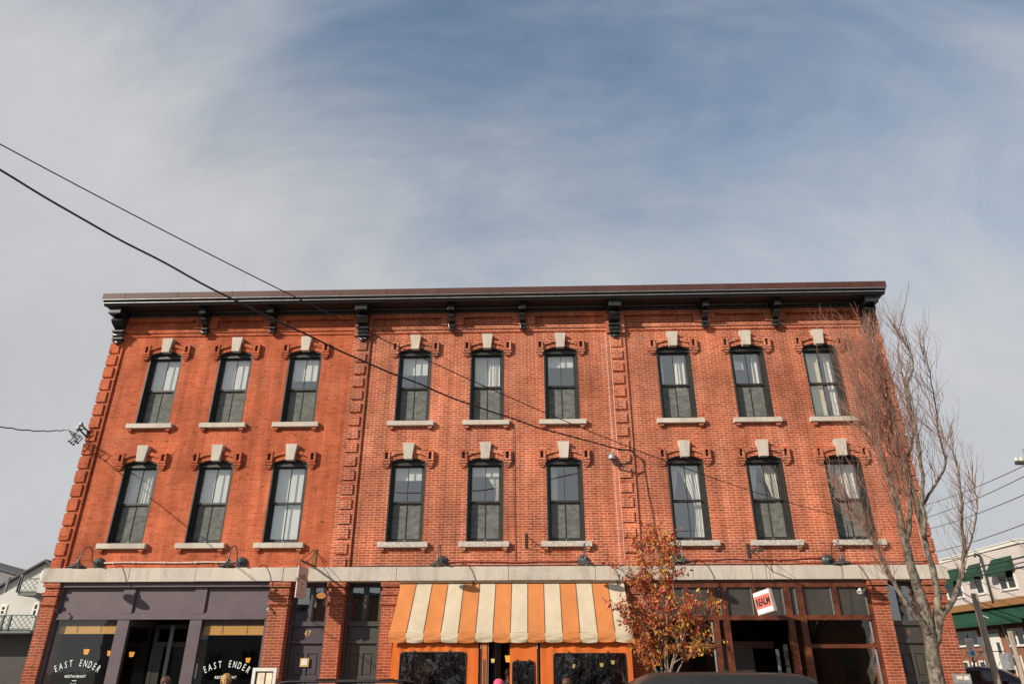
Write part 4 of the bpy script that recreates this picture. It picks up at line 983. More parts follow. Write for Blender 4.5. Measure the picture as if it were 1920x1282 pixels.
q = yz(1895, 1243); MB().box(RX-.3, RX, q[0]-.35, q[0]+.35, 1.55, 2.35).build('meter_box', 'galvanized', RB, bevel=.02)
dp = MB(); y_ = yz(1870, 1150)[0]; dp.tube([(RX-.95, y_, 4.3), (RX-.12, y_-.4, 3.7), (RX-.08, y_-.4, 1.8)], .05, 6); dp.build('downpipe', 'galvanized', RB)
y_a, z_a = yz(1843, 1040); y_b, z_b = yz(1871, 1146)
mp_ = MB(); mp_.tube([(RX-.15, (y_a+y_b)/2, 7.3), (RX-.15, (y_a+y_b)/2, 4.4)], .05, 8); mp_.tube([(RX-.15, (y_a+y_b)/2, 7.3), (RX-.4, (y_a+y_b)/2, 7.42), (RX-.45, (y_a+y_b)/2, 7.25)], .07, 8); mp_.build('service_mast', 'dark_iron', RB)
MASTY = (y_a+y_b)/2
# poles, posts, signs
UP = at(1932, 868, 10)
UT = thing('utility_pole', (UP.x, 10, 0), 'wooden utility pole whose crossarm tip shows at the right edge of the photo', 'utility pole')
MB().tube([(UP.x, 10, 0), (UP.x, 10, UP.z+.6)], [.16, .12], 12).build('pole', 'wood_post', UT)
arm = MB().box(UP.x-.55, UP.x+1.2, 9.93, 10.07, UP.z-.05, UP.z+.08); arm.build('crossarm', 'dark_iron', UT)
ins = MB()
for dx in (-.5, -.3): ins.lathe([(.02, 0), (.06, .02), (.05, .07), (.06, .1), (.03, .15)], (UP.x+dx, 10, UP.z+.08), 10)
ins.build('insulator', 'letter_cream', UT)
e0 = Vector((UP.x-.45, 10, UP.z+.1))
for k, (pa, dz_, lb) in enumerate((((1700, 955), .12, 'highest thin power line beyond the right corner of the building'), ((1700, 980), -.1, 'second thin power line beyond the right corner of the building'), ((1700, 1000), -.9, 'third power line running lower past the right corner'), ((1700, 1043), -3.2, 'lower power line above the white siding roof'))):
    e1_ = at(pa[0], pa[1], 34); st = e0+Vector((0, 0, dz_)) if k < 3 else at(1980, 958, 8)
    if k == 2: st = at(1980, 930-30, 8)
    if k == 1: st = at(1980, 862, 9)
    if k == 0: st = at(1975, 846, 9.5)
    tag(span(st, e1_, .25, .016, 20).build('power_line', 'cable'), lb, 'wire', 'power lines on the right')
for k, (a_, b_, r_, lb) in enumerate((((1768, 1073), (1990, 1025), .03, 'upper black wire crossing the white siding'), ((1768, 1083), (1990, 1035), .018, 'thin black wire just under the upper one on the siding'), ((1770, 1081+6), (1990, 1046), .03, 'lower black wire crossing the green window awnings'), ((1766, 1050), (1990, 998), .016, 'thin wire along the white parapet'))):
    s0, s1 = atX(a_[0], a_[1], 23.5), at(b_[0], b_[1], 6)
    tag(span(s0, s1, .08, r_, 20).build('power_line', 'cable'), lb, 'wire', 'power lines on the right')
def post(px, ptop, Y, r0, mat, label, name='wooden_post', lean=0):
    t = at(px, ptop, Y); m = MB().tube([(t.x+lean, Y, 0), (t.x, Y, t.z)], [r0*1.05, r0], 10)
    o = m.build(name, mat); return tag(o, label, 'post'), t
po, t = post(1826, 1112, -1.8, .058, 'wood_post', 'weathered wooden post standing before the green awnings')
post(1893, 1182, -2.4, .045, 'wood_post', 'short grey post at the right edge of the photo')
t = at(1822, 1224, 11); PS = thing('parking_sign', (t.x, 11, .15), 'thin sign pole with a white notice above a small blue plate', 'sign')
MB().tube([(t.x, 11.02, .1), (t.x, 11.02, t.z+.6)], .03, 8).build('pole', 'dark_iron', PS)
MB().box(t.x-.13, t.x+.13, 10.96, 10.98, t.z-.13, t.z+.13).build('plate', 'white_paint', PS); MB().box(t.x-.065, t.x+.065, 10.95, 10.958, t.z-.06, t.z+.07).build('symbol', 'blue_sign', PS)
u = MB(); u.box(t.x-.15, t.x+.13, 10.96, 10.98, t.z+.17, t.z+.50); PN = u.build('notice', 'white_paint', PS)
u = MB()
for k in range(4): u.box(t.x-.11, t.x+.09, 10.952, 10.958, t.z+.23+.06*k, t.z+.25+.06*k)
sub(u, 'writing', 'sign_red', PN)
t = at(1843, 1203, 14); MB_ = MB().box(t.x-.17, t.x+.17, 14, 14.04, t.z-.2, t.z+.2).tube([(t.x, 14.06, .1), (t.x, 14.06, t.z+.2)], .03, 6); tag(MB_.build('notice_sign', 'white_paint'), 'plain white notice board right of the blue plate', 'sign')

# ------------------------------------------------------------------ left houses
LY = 32.0
def lx(px, py): q = at(px, py, LY); return q.x, q.z
pk = lx(91, 1049)
LH = thing('clapboard_house', (pk[0], LY+5, -.3), 'white clapboard gabled house with lattice balconies left of the brick building', 'house')
e0 = lx(-40, 1120); e1_ = (2*pk[0]-e0[0], e0[1])
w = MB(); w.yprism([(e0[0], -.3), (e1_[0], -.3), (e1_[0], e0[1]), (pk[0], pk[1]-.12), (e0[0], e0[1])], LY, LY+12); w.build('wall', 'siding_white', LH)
rf = MB()
for sx, ee in ((-1, e0), (1, e1_)):
    o_ = (ee[0]+sx*.4, ee[1]-.32)
    rf.add([(pk[0], LY-.35, pk[1]), (o_[0], LY-.35, o_[1]), (o_[0], LY+12.3, o_[1]), (pk[0], LY+12.3, pk[1]), (pk[0], LY-.35, pk[1]-.14), (o_[0], LY-.35, o_[1]-.14), (o_[0], LY+12.3, o_[1]-.14), (pk[0], LY+12.3, pk[1]-.14)], [(0,1,2,3),(4,7,6,5),(0,4,5,1),(3,2,6,7),(1,5,6,2)])
rf.build('roof', 'roof_grey', LH)
def lwin(px0, px1, py0, py1):
    a, b = lx(px0, py1), lx(px1, py0); m = MB(); x0, x1, z0, z1 = a[0], b[0], a[1], b[1]; t_ = .13
    m.box(x0-t_, x0, LY-.06, LY, z0-t_, z1+t_); m.box(x1, x1+t_, LY-.06, LY, z0-t_, z1+t_); m.box(x0, x1, LY-.06, LY, z1, z1+t_); m.box(x0, x1, LY-.06, LY, z0-t_, z0); m.box(x0, x1, LY-.055, LY, (z0+z1)/2-.04, (z0+z1)/2+.04)
    o = m.build('window', 'white_paint', LH); sub(MB().box(x0, x1, LY-.03, LY-.004, z0, z1), 'pane', 'car_glass', o)
lwin(79, 88, 1072, 1084); lwin(2, 11, 1137, 1150); lwin(62, 72, 1133, 1152)
def balcony(xa, xb, zf, zr, posts, nm='balcony', dep=1.8):
    m = MB(); yf = LY-dep; m.box(xa, xb, yf, LY, zf-.18, zf); m.box(xa, xb, yf-.04, yf, zr-.06, zr+.02); m.box(xa, xb, yf-.04, yf, zf, zf+.1)
    o = m.build(nm, 'lattice_grey', LH)
    la = MB(); st = .34; h = zr-zf; n = int((xb-xa+h)/st)
    for k in range(n+1):
        x = xa-h+k*st
        for sg in (1, -1):
            p0_, p1_ = (x, zf), (x+h, zr)
            if sg < 0: p0_, p1_ = (x+h, zf), (x, zr)
            # clip to span
            (ax, az), (bx, bz) = p0_, p1_
            if ax > bx: ax, az, bx, bz = bx, bz, ax, az
            if bx <= xa or ax >= xb: continue
            sl2 = (bz-az)/(bx-ax)
            if ax < xa: az += sl2*(xa-ax); ax = xa
            if bx > xb: bz -= sl2*(bx-xb); bx = xb
            la.add([(ax, yf-.02-.01*sg, az-.03), (bx, yf-.02-.01*sg, bz-.03), (bx, yf-.02-.01*sg, bz+.03), (ax, yf-.02-.01*sg, az+.03)], [(0,1,2,3)])
    sub(la, 'lattice', 'lattice_grey', o)
    for x, z0, z1 in posts: sub(MB().box(x-.07, x+.07, yf-.09, yf+.05, z0, z1), 'post', 'lattice_grey', o)
    
a = lx(24, 1115); b = lx(100, 1115); r_ = lx(30, 1090); a2 = lx(-60, 1183); r2 = lx(20, 1156); f2 = lx(40, 1183)
balcony(a[0]*.955, b[0], a[1], r_[1], [(a[0]*.955, a[1], r_[1]+.25), (lx(48, 1100)[0], a[1], r_[1]+.1), (lx(70, 1100)[0], a[1], r_[1]+.1)])
balcony(a2[0], b[0]+.3, f2[1], r2[1], [(lx(10, 1160)[0], f2[1], a[1]), (lx(27, 1160)[0], f2[1], r2[1]), (lx(42, 1160)[0], f2[1], r2[1]), (lx(55, 1160)[0], f2[1], r2[1])])
MB().box(lx(-60, 1190)[0], b[0]+.3, LY-.02, LY-.004, -.3, f2[1]-.2).build('ground_storey', 'panel_dark', LH)
lw = LY+14; q0, q1 = at(-30, 1052, lw), at(60, 1085, lw)
GB = thing('grey_house', (q0.x-2, lw, 0), 'plain mauve-grey roofed house behind the clapboard house at the far left', 'house')
MB().yprism([(q0.x-6, -.3), (q1.x+1, -.3), (q1.x+1, q1.z-.2), (q0.x-6, q0.z+1.1)], lw, lw+8).build('wall', 'siding_grey', GB)
MB().yprism([(q0.x-6.3, q0.z+1.2), (q1.x+1.3, q1.z-.3), (q1.x+1.3, q1.z-.15), (q0.x-6.3, q0.z+1.4)], lw-.3, lw+8.3).build('roof', 'roof_grey', GB)

# ------------------------------------------------------------------ houses across the street (seen only in reflections)
def terrace(x0, x1, h, mat, label):
    t = thing('terraced_house', ((x0+x1)/2, -34, 0), label, 'house', 'houses across the street')
    MB().box(x0, x1, -44, -34, -.3, h).build('wall', mat, t); MB().box(x0-.1, x1+.1, -44.1, -33.7, h+.002, h+.25).build('roof', 'roof_grey', t)
    m = MB(); n = int((x1-x0)/2.2)
    for i in range(n):
        for z in (1.0, 4.2):
            if z+1.6 < h: xx = x0+(i+.5)*(x1-x0)/n; m.box(xx-.45, xx+.45, -33.99, -33.9, z, z+1.6)
    m.build('window', 'car_glass', t)
terrace(-30, -16, 5.4, 'siding_grey', 'low grey house opposite, left end of the far row'); terrace(-15.5, -4, 6.2, 'brick_far', 'brick house opposite, second of the far row')
terrace(-3, 6, 4.6, 'siding_white', 'low white house opposite, third of the far row'); terrace(7, 22, 6.6, 'brick_far', 'wide brick house opposite, right end of the far row')

# ------------------------------------------------------------------ trees
def spline(pts, n=5):
    pts = [Vector(p) for p in pts]; out_ = []
    for i in range(len(pts)-1):
        p0, p1, p2, p3 = pts[max(i-1, 0)], pts[i], pts[i+1], pts[min(i+2, len(pts)-1)]
        for k in range(n):
            t = k/n; out_.append(.5*((2*p1)+(-p0+p2)*t+(2*p0-5*p1+4*p2-p3)*t*t+(-p0+3*p1-3*p2+p3)*t**3))
    out_.append(pts[-1]); return out_
BT = thing('bare_tree', (7.13, -3.0, GZ), 'tall bare tree with pale mottled bark and reddish upright twigs before the right corner', 'tree')
tk = MB(); tw = MB(); rng = random.Random(11)
def limb(pxs, Y0, Y1, r0, r1):
    n = len(pxs); P_ = []
    for i, (px, py) in enumerate(pxs):
        P_.append(at(px, py, Y0+(Y1-Y0)*i/(n-1)))
    sp = spline(P_, 4); m = len(sp); sp = [q+Vector((rng.uniform(-1, 1), rng.uniform(-1, 1), 0))*.012 for q in sp]; sp[0] = P_[0]
    tk.tube(sp, [r0+(r1-r0)*i/(m-1) for i in range(m)], 9 if r0 > .05 else 6)
    return sp, [r0+(r1-r0)*i/(m-1) for i in range(m)]
bx = at(1758, 1282, -3)
base_pts = [(bx.x, -3, GZ-.1), (bx.x, -3, .6)]
trk = spline([Vector((bx.x+.03, -3, GZ-.1)), Vector((bx.x+.0, -3, .5))]+[at(a, b, -3) for a, b in ((1758, 1282), (1750, 1236), (1744, 1195), (1737, 1165))], 6)
tk.tube(trk, [.160+.09*max(0, 1-i/6)-.0022*i for i in range(len(trk))], 14)
L = {}
L['B'] = limb([(1741, 1180), (1733, 1136), (1721, 1105), (1712, 1073), (1701, 1030), (1692, 998), (1685, 960), (1676, 925), (1665, 890), (1655, 860), (1640, 830)], -3, -2.9, .105, .024)
L['A'] = limb([(1742, 1187), (1728, 1165), (1713, 1151), (1698, 1128), (1681, 1100), (1666, 1073), (1651, 1040), (1636, 1010), (1614, 982), (1592, 950), (1572, 915)], -3.05, -3.5, .065, .010)
L['A2'] = limb([(1731, 1150), (1716, 1133), (1706, 1122)], -3.0, -3.1, .028, .022)
L['C'] = limb([(1699, 1012), (1704, 990), (1706, 965), (1706, 930), (1700, 900), (1690, 870), (1684, 840), (1680, 800), (1672, 760), (1660, 715)], -2.98, -2.6, .055, .012)
L['D'] = limb([(1747, 1232), (1753, 1190), (1757, 1150), (1758, 1115), (1752, 1080), (1742, 1045), (1733, 1008), (1724, 965), (1714, 925), (1703, 885), (1702, 860), (1712, 825), (1708, 790), (1700, 750), (1696, 715)], -3, -2.7, .078, .011)
L['D2'] = limb([(1752, 1222), (1758, 1195), (1763, 1165), (1768, 1140)], -3.0, -3.0, .06, .045)
L['E'] = limb([(1733, 1008), (1733, 975), (1729, 940), (1730, 898), (1725, 856), (1719, 812), (1708, 765), (1702, 720), (1712, 690), (1708, 665), (1694, 640), (1676, 612)], -2.95, -3.2, .045, .008)
L['G'] = limb([(1728, 950), (1740, 930), (1754, 908), (1772, 870), (1765, 830), (1757, 800), (1756, 765), (1748, 730), (1742, 690), (1730, 660)], -2.95, -2.5, .030, .007)
L['F'] = limb([(1762, 1170), (1764, 1155), (1776, 1140), (1789, 1120), (1795, 1100), (1804, 1078), (1806, 1048), (1808, 1018), (1803, 985), (1804, 950), (1801, 919), (1796, 875), (1785, 845), (1772, 824)], -3, -3.1, .060, .008)
L['F2'] = limb([(1806, 1050), (1818, 1020), (1828, 985), (1832, 955), (1830, 925), (1820, 900)], -3.05, -2.8, .018, .006)
L['H'] = limb([(1655, 860), (1640, 825), (1627, 800), (1618, 760), (1608, 720), (1600, 680), (1594, 640)], -2.9, -2.8, .026, .006)
L['I'] = limb([(1668, 895), (1650, 840), (1648, 790), (1640, 740), (1634, 690), (1630, 640), (1622, 600)], -2.9, -3.2, .026, .006)
L['J'] = limb([(1684, 840), (1672, 800), (1665, 750), (1652, 700), (1646, 650), (1638, 605)], -2.7, -2.4, .022, .006)
L['K'] = limb([(1688, 925), (1676, 880), (1668, 830), (1664, 780), (1655, 735), (1645, 690)], -2.95, -2.6, .024, .006)
def twig(p, d, Ln, r, depth, m=0, up=.5):
    n = max(4, int(Ln/.14)); pts = [p.copy()]; q = p.copy(); d = d.normalized(); ph = rng.uniform(0, 6)
    for i in range(n):
        if q.z > 8.75+.35*math.sin(q.x*5): break
        d = (d+Vector((rng.uniform(-1, 1)*.26+.10*math.sin(ph+i*1.3), rng.uniform(-1, 1)*.24, up*.20+rng.uniform(-.1, .1)))).normalized()
        q = q+d*(Ln/n); pts.append(q.copy())
        if depth > 0 and rng.random() < .34:
            sd_ = Vector((rng.uniform(-1, 1), rng.uniform(-1, 1), rng.uniform(.1, .9))).normalized()
            twig(q, (d+sd_*.9), Ln*rng.uniform(.3, .6), r*.55, depth-1, m, up)
    if len(pts) > 2: tw.tube(pts, [r*(1-.75*i/n) for i in range(len(pts))], 4, m, cap=False)
for key, (sp, rs) in L.items():
    n0 = {'B': .45, 'A': .35, 'C': .3, 'D': .45, 'E': .25, 'G': .2, 'F': .35, 'F2': .1, 'A2': 2, 'D2': 2}.get(key, .12)
    for i in range(int(len(sp)*n0) if n0 < 1 else 999, len(sp)):
        k = {'F': 2, 'F2': 2, 'A': 3, 'E': 2, 'G': 2}.get(key, 3)
        for _ in range(k):
            if rng.random() < (.70 if key in ('E', 'G', 'F', 'F2') else .92):
                bias = -.35 if key in 'ABCHIJK' else 0.0
                d = Vector((rng.uniform(-.7, .5)+bias*.6, rng.uniform(-.6, .6), rng.uniform(.5, 1.3)))
                Ln = rng.uniform(.35, 1.0) if key in ('F', 'F2', 'A') else rng.uniform(.5, 1.5)
                if sp[i].z > 8.2: Ln *= .5
                twig(sp[i], d, Ln, rng.uniform(.005, .009), 2, 0 if key in ('F', 'E', 'G') else (1 if rng.random() < .6 else 0), .5)
tk.build('trunk', 'bark_pale', BT); CR = tw.build('crown', ['twig', 'twig_red'], BT)
# stub of a sawn limb
p = at(1757, 1128, -3.1); sub_ = MB().lathe([(0, .012), (.05, .010), (.06, 0)], (p.x, -3.13, p.z), 12, 'y', 0, (1, 1.7)); sub_.build('cut_scar', 'wood_post', BT)

AT = thing('autumn_tree', (at(1252, 1282, -2.6).x, -2.6, GZ), 'slender young tree with red and golden autumn leaves in front of the awning end', 'tree')
tk = MB(); rng = random.Random(5)
bx = at(1250, 1282, -2.6).x
tk.tube([(bx, -2.6, GZ-.05), (bx, -2.6, .5), (bx+.02, -2.6, .95)], [.075, .065, .06], 10)
leafpts = []
def stem(pxs, Y0, Y1, r0, r1):
    P_ = [Vector((bx+.01, -2.6, .9))]+[at(a, b, Y0+(Y1-Y0)*i/(len(pxs)-1)) for i, (a, b) in enumerate(pxs)]
    sp = spline(P_, 5); m = len(sp); tk.tube(sp, [r0+(r1-r0)*i/(m-1) for i in range(m)], 7); return sp
ST = []
ST.append(stem([(1249, 1282), (1248, 1210), (1250, 1170), (1252, 1120), (1243, 1070), (1232, 1030), (1224, 996)], -2.6, -2.6, .034, .006))
ST.append(stem([(1243, 1282), (1238, 1220), (1228, 1160), (1222, 1110), (1210, 1060), (1200, 1020)], -2.6, -2.4, .028, .006))
ST.append(stem([(1238, 1280), (1222, 1235), (1207, 1203), (1190, 1187), (1172, 1160), (1160, 1140)], -2.6, -2.9, .024, .005))
ST.append(stem([(1255, 1270), (1268, 1210), (1275, 1160), (1262, 1100), (1262, 1050), (1252, 1015)], -2.6, -2.8, .024, .005))
ST.append(stem([(1262, 1280), (1290, 1220), (1312, 1180), (1330, 1150), (1345, 1132)], -2.6, -2.4, .022, .005))
ST.append(stem([(1258, 1260), (1280, 1200), (1288, 1160), (1292, 1130)], -2.6, -2.9, .02, .005))
ST.append(stem([(1236, 1262), (1216, 1248), (1198, 1218), (1196, 1216)], -2.6, -2.2, .014, .004))
ST.append(stem([(1232, 1130), (1205, 1095), (1180, 1080), (1164, 1068)], -2.5, -2.8, .014, .004))
ST.append(stem([(1248, 1200), (1222, 1150), (1196, 1105), (1186, 1085)], -2.6, -2.2, .016, .004))
ST.append(stem([(1256, 1255), (1285, 1230), (1310, 1222), (1325, 1215)], -2.6, -2.9, .014, .004))
def tlw(p, d, Ln, r):
    n = 6; pts = [p.copy()]; q = p.copy()
    for i in range(n):
        d = (d+Vector((rng.uniform(-1, 1)*.25, rng.uniform(-1, 1)*.25, .12))).normalized(); q = q+d*(Ln/n); pts.append(q.copy())
        for _ in range(2 if i else 1): leafpts.append(q+Vector((rng.gauss(0, .035), rng.gauss(0, .035), rng.gauss(0, .03))))
    tk.tube(pts, [r*(1-.7*i/n) for i in range(n+1)], 4, 0, cap=False)
for si_, sp in enumerate(ST):
    for i in range(9, len(sp)):
        if sp[i].z < 1.55: continue
        for _ in range(4 if si_ in (0, 1, 3) else 3):
            if rng.random() < .80: tlw(sp[i], Vector((rng.uniform(-1, 1), rng.uniform(-1, 1), rng.uniform(-.1, .9))), rng.uniform(.14, .42), .005)
tk.build('trunk', 'bark_young', AT)
lm = MB(); cols = []
RED, DRED, ORG, YEL, GRN, BRN = (.55, .085, .06), (.28, .035, .025), (.66, .21, .045), (.70, .42, .07), (.26, .24, .05), (.28, .11, .04)
for p in leafpts:
    if p.y > -1.3 or noise.noise(p*3.1+Vector((9, 2, 5))) < -.32: continue
    l = rng.uniform(.055, .105); wv_ = l*rng.uniform(.42, .6)
    d = Vector((rng.uniform(-1, 1), rng.uniform(-1, 1), rng.uniform(-1.4, .1))).normalized(); s_ = d.cross(Vector((rng.uniform(-1, 1), rng.uniform(-1, 1), rng.uniform(-1, 1)))).normalized(); n_ = d.cross(s_)
    a, t_ = p, p+d*l+n_*l*.18; m_ = p+d*l*.45
    lm.add([a, m_+s_*wv_*.5+n_*l*.10, t_, m_-s_*wv_*.5+n_*l*.10, m_], [(0, 1, 4), (1, 2, 4), (2, 3, 4), (3, 0, 4)], 0, False)
    inner = noise.noise(p*1.6+Vector((3, 1, 0)))
    u_ = rng.random()+inner*.5
    edge = max(0, abs(p.x-2.35)-.35)
    if u_ < .24: c_ = RED
    elif u_ < .34: c_ = DRED
    elif u_ < .70: c_ = ORG
    elif u_ < .86: c_ = YEL
    elif u_ < .95: c_ = GRN
    else: c_ = BRN
    if edge > .25 and rng.random() < .45 and p.x < 2.3: c_ = RED
    k = rng.uniform(.7, 1.2); cols += [(c_[0]*k, c_[1]*k, c_[2]*k, 1)]*12
o = lm.build('crown', 'autumn_leaf', AT); me = o.data
at_ = me.color_attributes.new('leafcol', 'FLOAT_COLOR', 'CORNER')
at_.data.foreach_set('color', [x for c_ in cols for x in c_])

# ------------------------------------------------------------------ vehicles
def car(name, label, ox, oy, oz, sgn, heights, paint, Lc, Wd, ang=0, rack=False):
    """heights: list of (x along car 0..Lc from nose, top z, belt z or None for bonnet)"""
    t = thing(name, (ox, oy, oz), label, 'car')
    ca, sa = math.cos(ang), math.sin(ang)
    def T(x, y, z):
        x = (x-Lc/2)*sgn; y = y*sgn; return (ox+x*ca-y*sa, oy+x*sa+y*ca, oz+z)
    H = heights; rings = []
    for (x, zt_, wtop, gl_) in H:
        e = min(1, .72+.28*math.sin(math.pi*min(1, max(0, (x+.25)/(Lc+.5))))**.35); w_ = Wd/2*e
        belt = min(.98, zt_-.04)
        rings.append([(x, -w_*.90, .28), (x, -w_, .45), (x, -w_, .75), (x, -w_*.98, belt), (x, -w_*wtop, zt_-.07), (x, -w_*(wtop-.12), zt_-.015), (x, 0, zt_+.01), (x, w_*(wtop-.12), zt_-.015), (x, w_*wtop, zt_-.07), (x, w_*.98, belt), (x, w_, .75), (x, w_, .45), (x, w_*.90, .28)])
    m = MB(); n = len(rings[0]); vs = [T(*p_) for r_ in rings for p_ in r_]; fs = []
    for i in range(len(rings)-1):
        for k in range(n-1): fs.append((i*n+k, i*n+k+1, (i+1)*n+k+1, (i+1)*n+k))
        fs.append((i*n+n-1, i*n, (i+1)*n, (i+1)*n+n-1))
    fs += [tuple(range(n)), tuple(range((len(rings)-1)*n, len(rings)*n))[::-1]]
    m.add(vs, fs, 0, True); BD = m.build('body', paint, t)
    gm = MB()   # side glass, windscreen, rear window: shells lying just outside the body
    cab = [i for i, h in enumerate(H) if h[3]]
    for i in cab[:-1]:
        for k, sd_ in ((3, -1), (8, 1)):
            a, b = rings[i][k if sd_ < 0 else 9], rings[i][4 if sd_ < 0 else 8]; c_, d_ = rings[i+1][9 if sd_ > 0 else 3], rings[i+1][8 if sd_ > 0 else 4]
            def L_(p_, q_, t_): return tuple(p_[j]+(q_[j]-p_[j])*t_ for j in range(3))
            o_ = lambda p_: T(p_[0], p_[1]+sd_*.006, p_[2])
            g0, g1 = L_(a, b, .08), L_(a, b, .86); g2, g3 = L_(c_, d_, .86), L_(c_, d_, .08)
            s0 = .06 
            gm.add([o_(L_(g0, g3, s0)), o_(L_(g1, g2, s0)), o_(L_(g1, g2, 1-s0)), o_(L_(g0, g3, 1-s0))], [(0, 1, 2, 3)])
    def screen(i, j):
        a, b, c_, d_ = rings[i][5], rings[i][7], rings[j][7], rings[j][5]
        ln = lambda p_, q_, t_: tuple(p_[k]+(q_[k]-p_[k])*t_ for k in range(3))
        up_ = lambda p_: T(p_[0], p_[1], p_[2]+.012)
        gm.add([up_(ln(a, d_, .1)), up_(ln(b, c_, .1)), up_(ln(b, c_, .92)), up_(ln(a, d_, .92))], [(0, 1, 2, 3)])
    screen(cab[0]-1, cab[0]); screen(cab[-1], cab[-1]+1)
    gm.build('glazing', 'car_glass', t)
    for x in (.85, Lc-.9):
        for sd_ in (-1, 1):
            wh = MB(); c_ = T(x, sd_*(Wd/2-.10), .33)
            wh.lathe([(.20, -.11), (.31, -.11), (.34, -.07), (.34, .07), (.31, .11), (.20, .11)], (0, 0, 0), 24, 'y'); wh.v = [tuple(Vector(c_)+Matrix.Rotation(ang, 3, 'Z') @ Vector(v)) for v in wh.v]
            WH_ = wh.build('wheel', 'tyre', t)
            r2_ = MB().lathe([(0, .115), (.06, .115), (.19, .09), (.20, .09), (.20, -.09), (0, -.09)], (0, 0, 0), 24, 'y'); r2_.v = [tuple(Vector(c_)+Matrix.Rotation(ang+(math.pi if sd_*sgn > 0 else 0), 3, 'Z') @ Vector(v)) for v in r2_.v]
            sub(r2_, 'rim', 'alloy', WH_)
    for sd_ in (-1, 1):
        hl = MB(); y = sd_*Wd*.36
        hl.add([T(.02, y-.16, .62), T(.02, y+.16, .62), T(.06, y+.16, .74), T(.06, y-.16, .74), T(.25, y+sd_*.12, .76)], [(0, 1, 2, 3)]); hl.build('headlight', 'headlamp', t)
        tl_ = MB(); x = Lc+.004; tl_.add([T(x, y-.12, .78), T(x, y+.12, .78), T(x-.0, y+.12, .98), T(x, y-.12, .98)], [(0, 1, 2, 3)]); tl_.build('tail_light', 'tail_red', t)
        mr_ = MB(); p_ = T(H[cab[0]][0]-.15, sd_*(Wd/2+.10), 1.02); mr_.ball(p_, .09, 12, 8, 0, (1, 1.2, .8)); mr_.build('mirror', paint, t)
    hd = MB()
    for i in cab[1:-1]:
        for sd_ in (-1, 1): q_ = T(H[i][0]+.2, sd_*(Wd/2+.012), .86); hd.box(q_[0]-.08, q_[0]+.08, q_[1]-.015, q_[1]+.015, q_[2]-.015, q_[2]+.015)
    hd.build('door_handle', 'car_trim', t)
    rl = MB(); xs_ = [H[i][0] for i in cab]; zt_ = max(h[1] for h in H)
    if rack:
        for sd_ in (-1, 1):
            y = sd_*(Wd/2*.62); x0_, x1_ = xs_[0]+.2, xs_[-1]-.1
            rl.tube([T(x0_, y, zt_-.02), T(x0_+.06, y, zt_+.05), T(x0_+.2, y, zt_+.065), T(x1_-.2, y, zt_+.065), T(x1_-.06, y, zt_+.05), T(x1_, y, zt_-.02)], .016, 8)
        for u_ in (.3, .8): rl.tube([T(x0_+(x1_-x0_)*u_, -Wd/2*.62, zt_+.08), T(x0_+(x1_-x0_)*u_, Wd/2*.62, zt_+.08)], .018, 8)
        rl.build('roof_rack', 'car_trim', t)
    return t
RD = -.262
z = lambda v: v-RD   # absolute height to height above the road
suv = [(.0, .62, .86, 0), (.12, .98, .86, 0), (.9, 1.14, .86, 0), (1.25, 1.18, .86, 0), (1.95, 1.70, .80, 1), (2.2, z(1.540), .82, 1), (3.0, z(1.550), .82, 1), (3.8, z(1.545), .82, 1), (4.35, z(1.535), .82, 1), (4.52, z(1.48), .82, 1), (4.78, 1.25, .84, 0), (4.85, .95, .88, 0), (4.86, .5, .9, 0)]
car('parked_suv', 'black estate SUV parked at the kerb before the red-leaved tree, only its roof in view', 2.05, -4.75, RD, 1, suv, 'car_black', 4.86, 1.85)
wag = [(.0, .60, .86, 0), (.12, .92, .86, 0), (1.0, 1.05, .86, 0), (1.30, 1.08, .86, 0), (2.0, 1.55, .80, 1), (2.35, z(1.345), .80, 1), (3.0, z(1.36), .80, 1), (3.9, z(1.345), .80, 1), (4.3, 1.55, .80, 1), (4.75, 1.10, .84, 0), (4.80, .85, .88, 0), (4.81, .5, .9, 0)]
car('parked_wagon', 'dark estate car with roof rails parked before the street doors, only its roof in view', -3.8, -4.7, RD, 1, wag, 'car_black', 4.81, 1.8, rack=True)
sed = [(.0, .60, .86, 0), (.12, .85, .86, 0), (1.1, 1.0, .86, 0), (1.3, 1.02, .86, 0), (2.0, 1.40, .78, 1), (2.5, 1.48, .78, 1), (3.2, 1.45, .78, 1), (3.9, 1.18, .80, 1), (4.3, 1.06, .86, 0), (4.6, 1.0, .88, 0), (4.66, .6, .9, 0)]
p = at(1856, 1262, 11); car('parked_sedan', 'dark maroon saloon car parked across the side street at the lower right', p.x, 11, .21, -1, sed, 'car_maroon', 4.66, 1.8, R(-35))

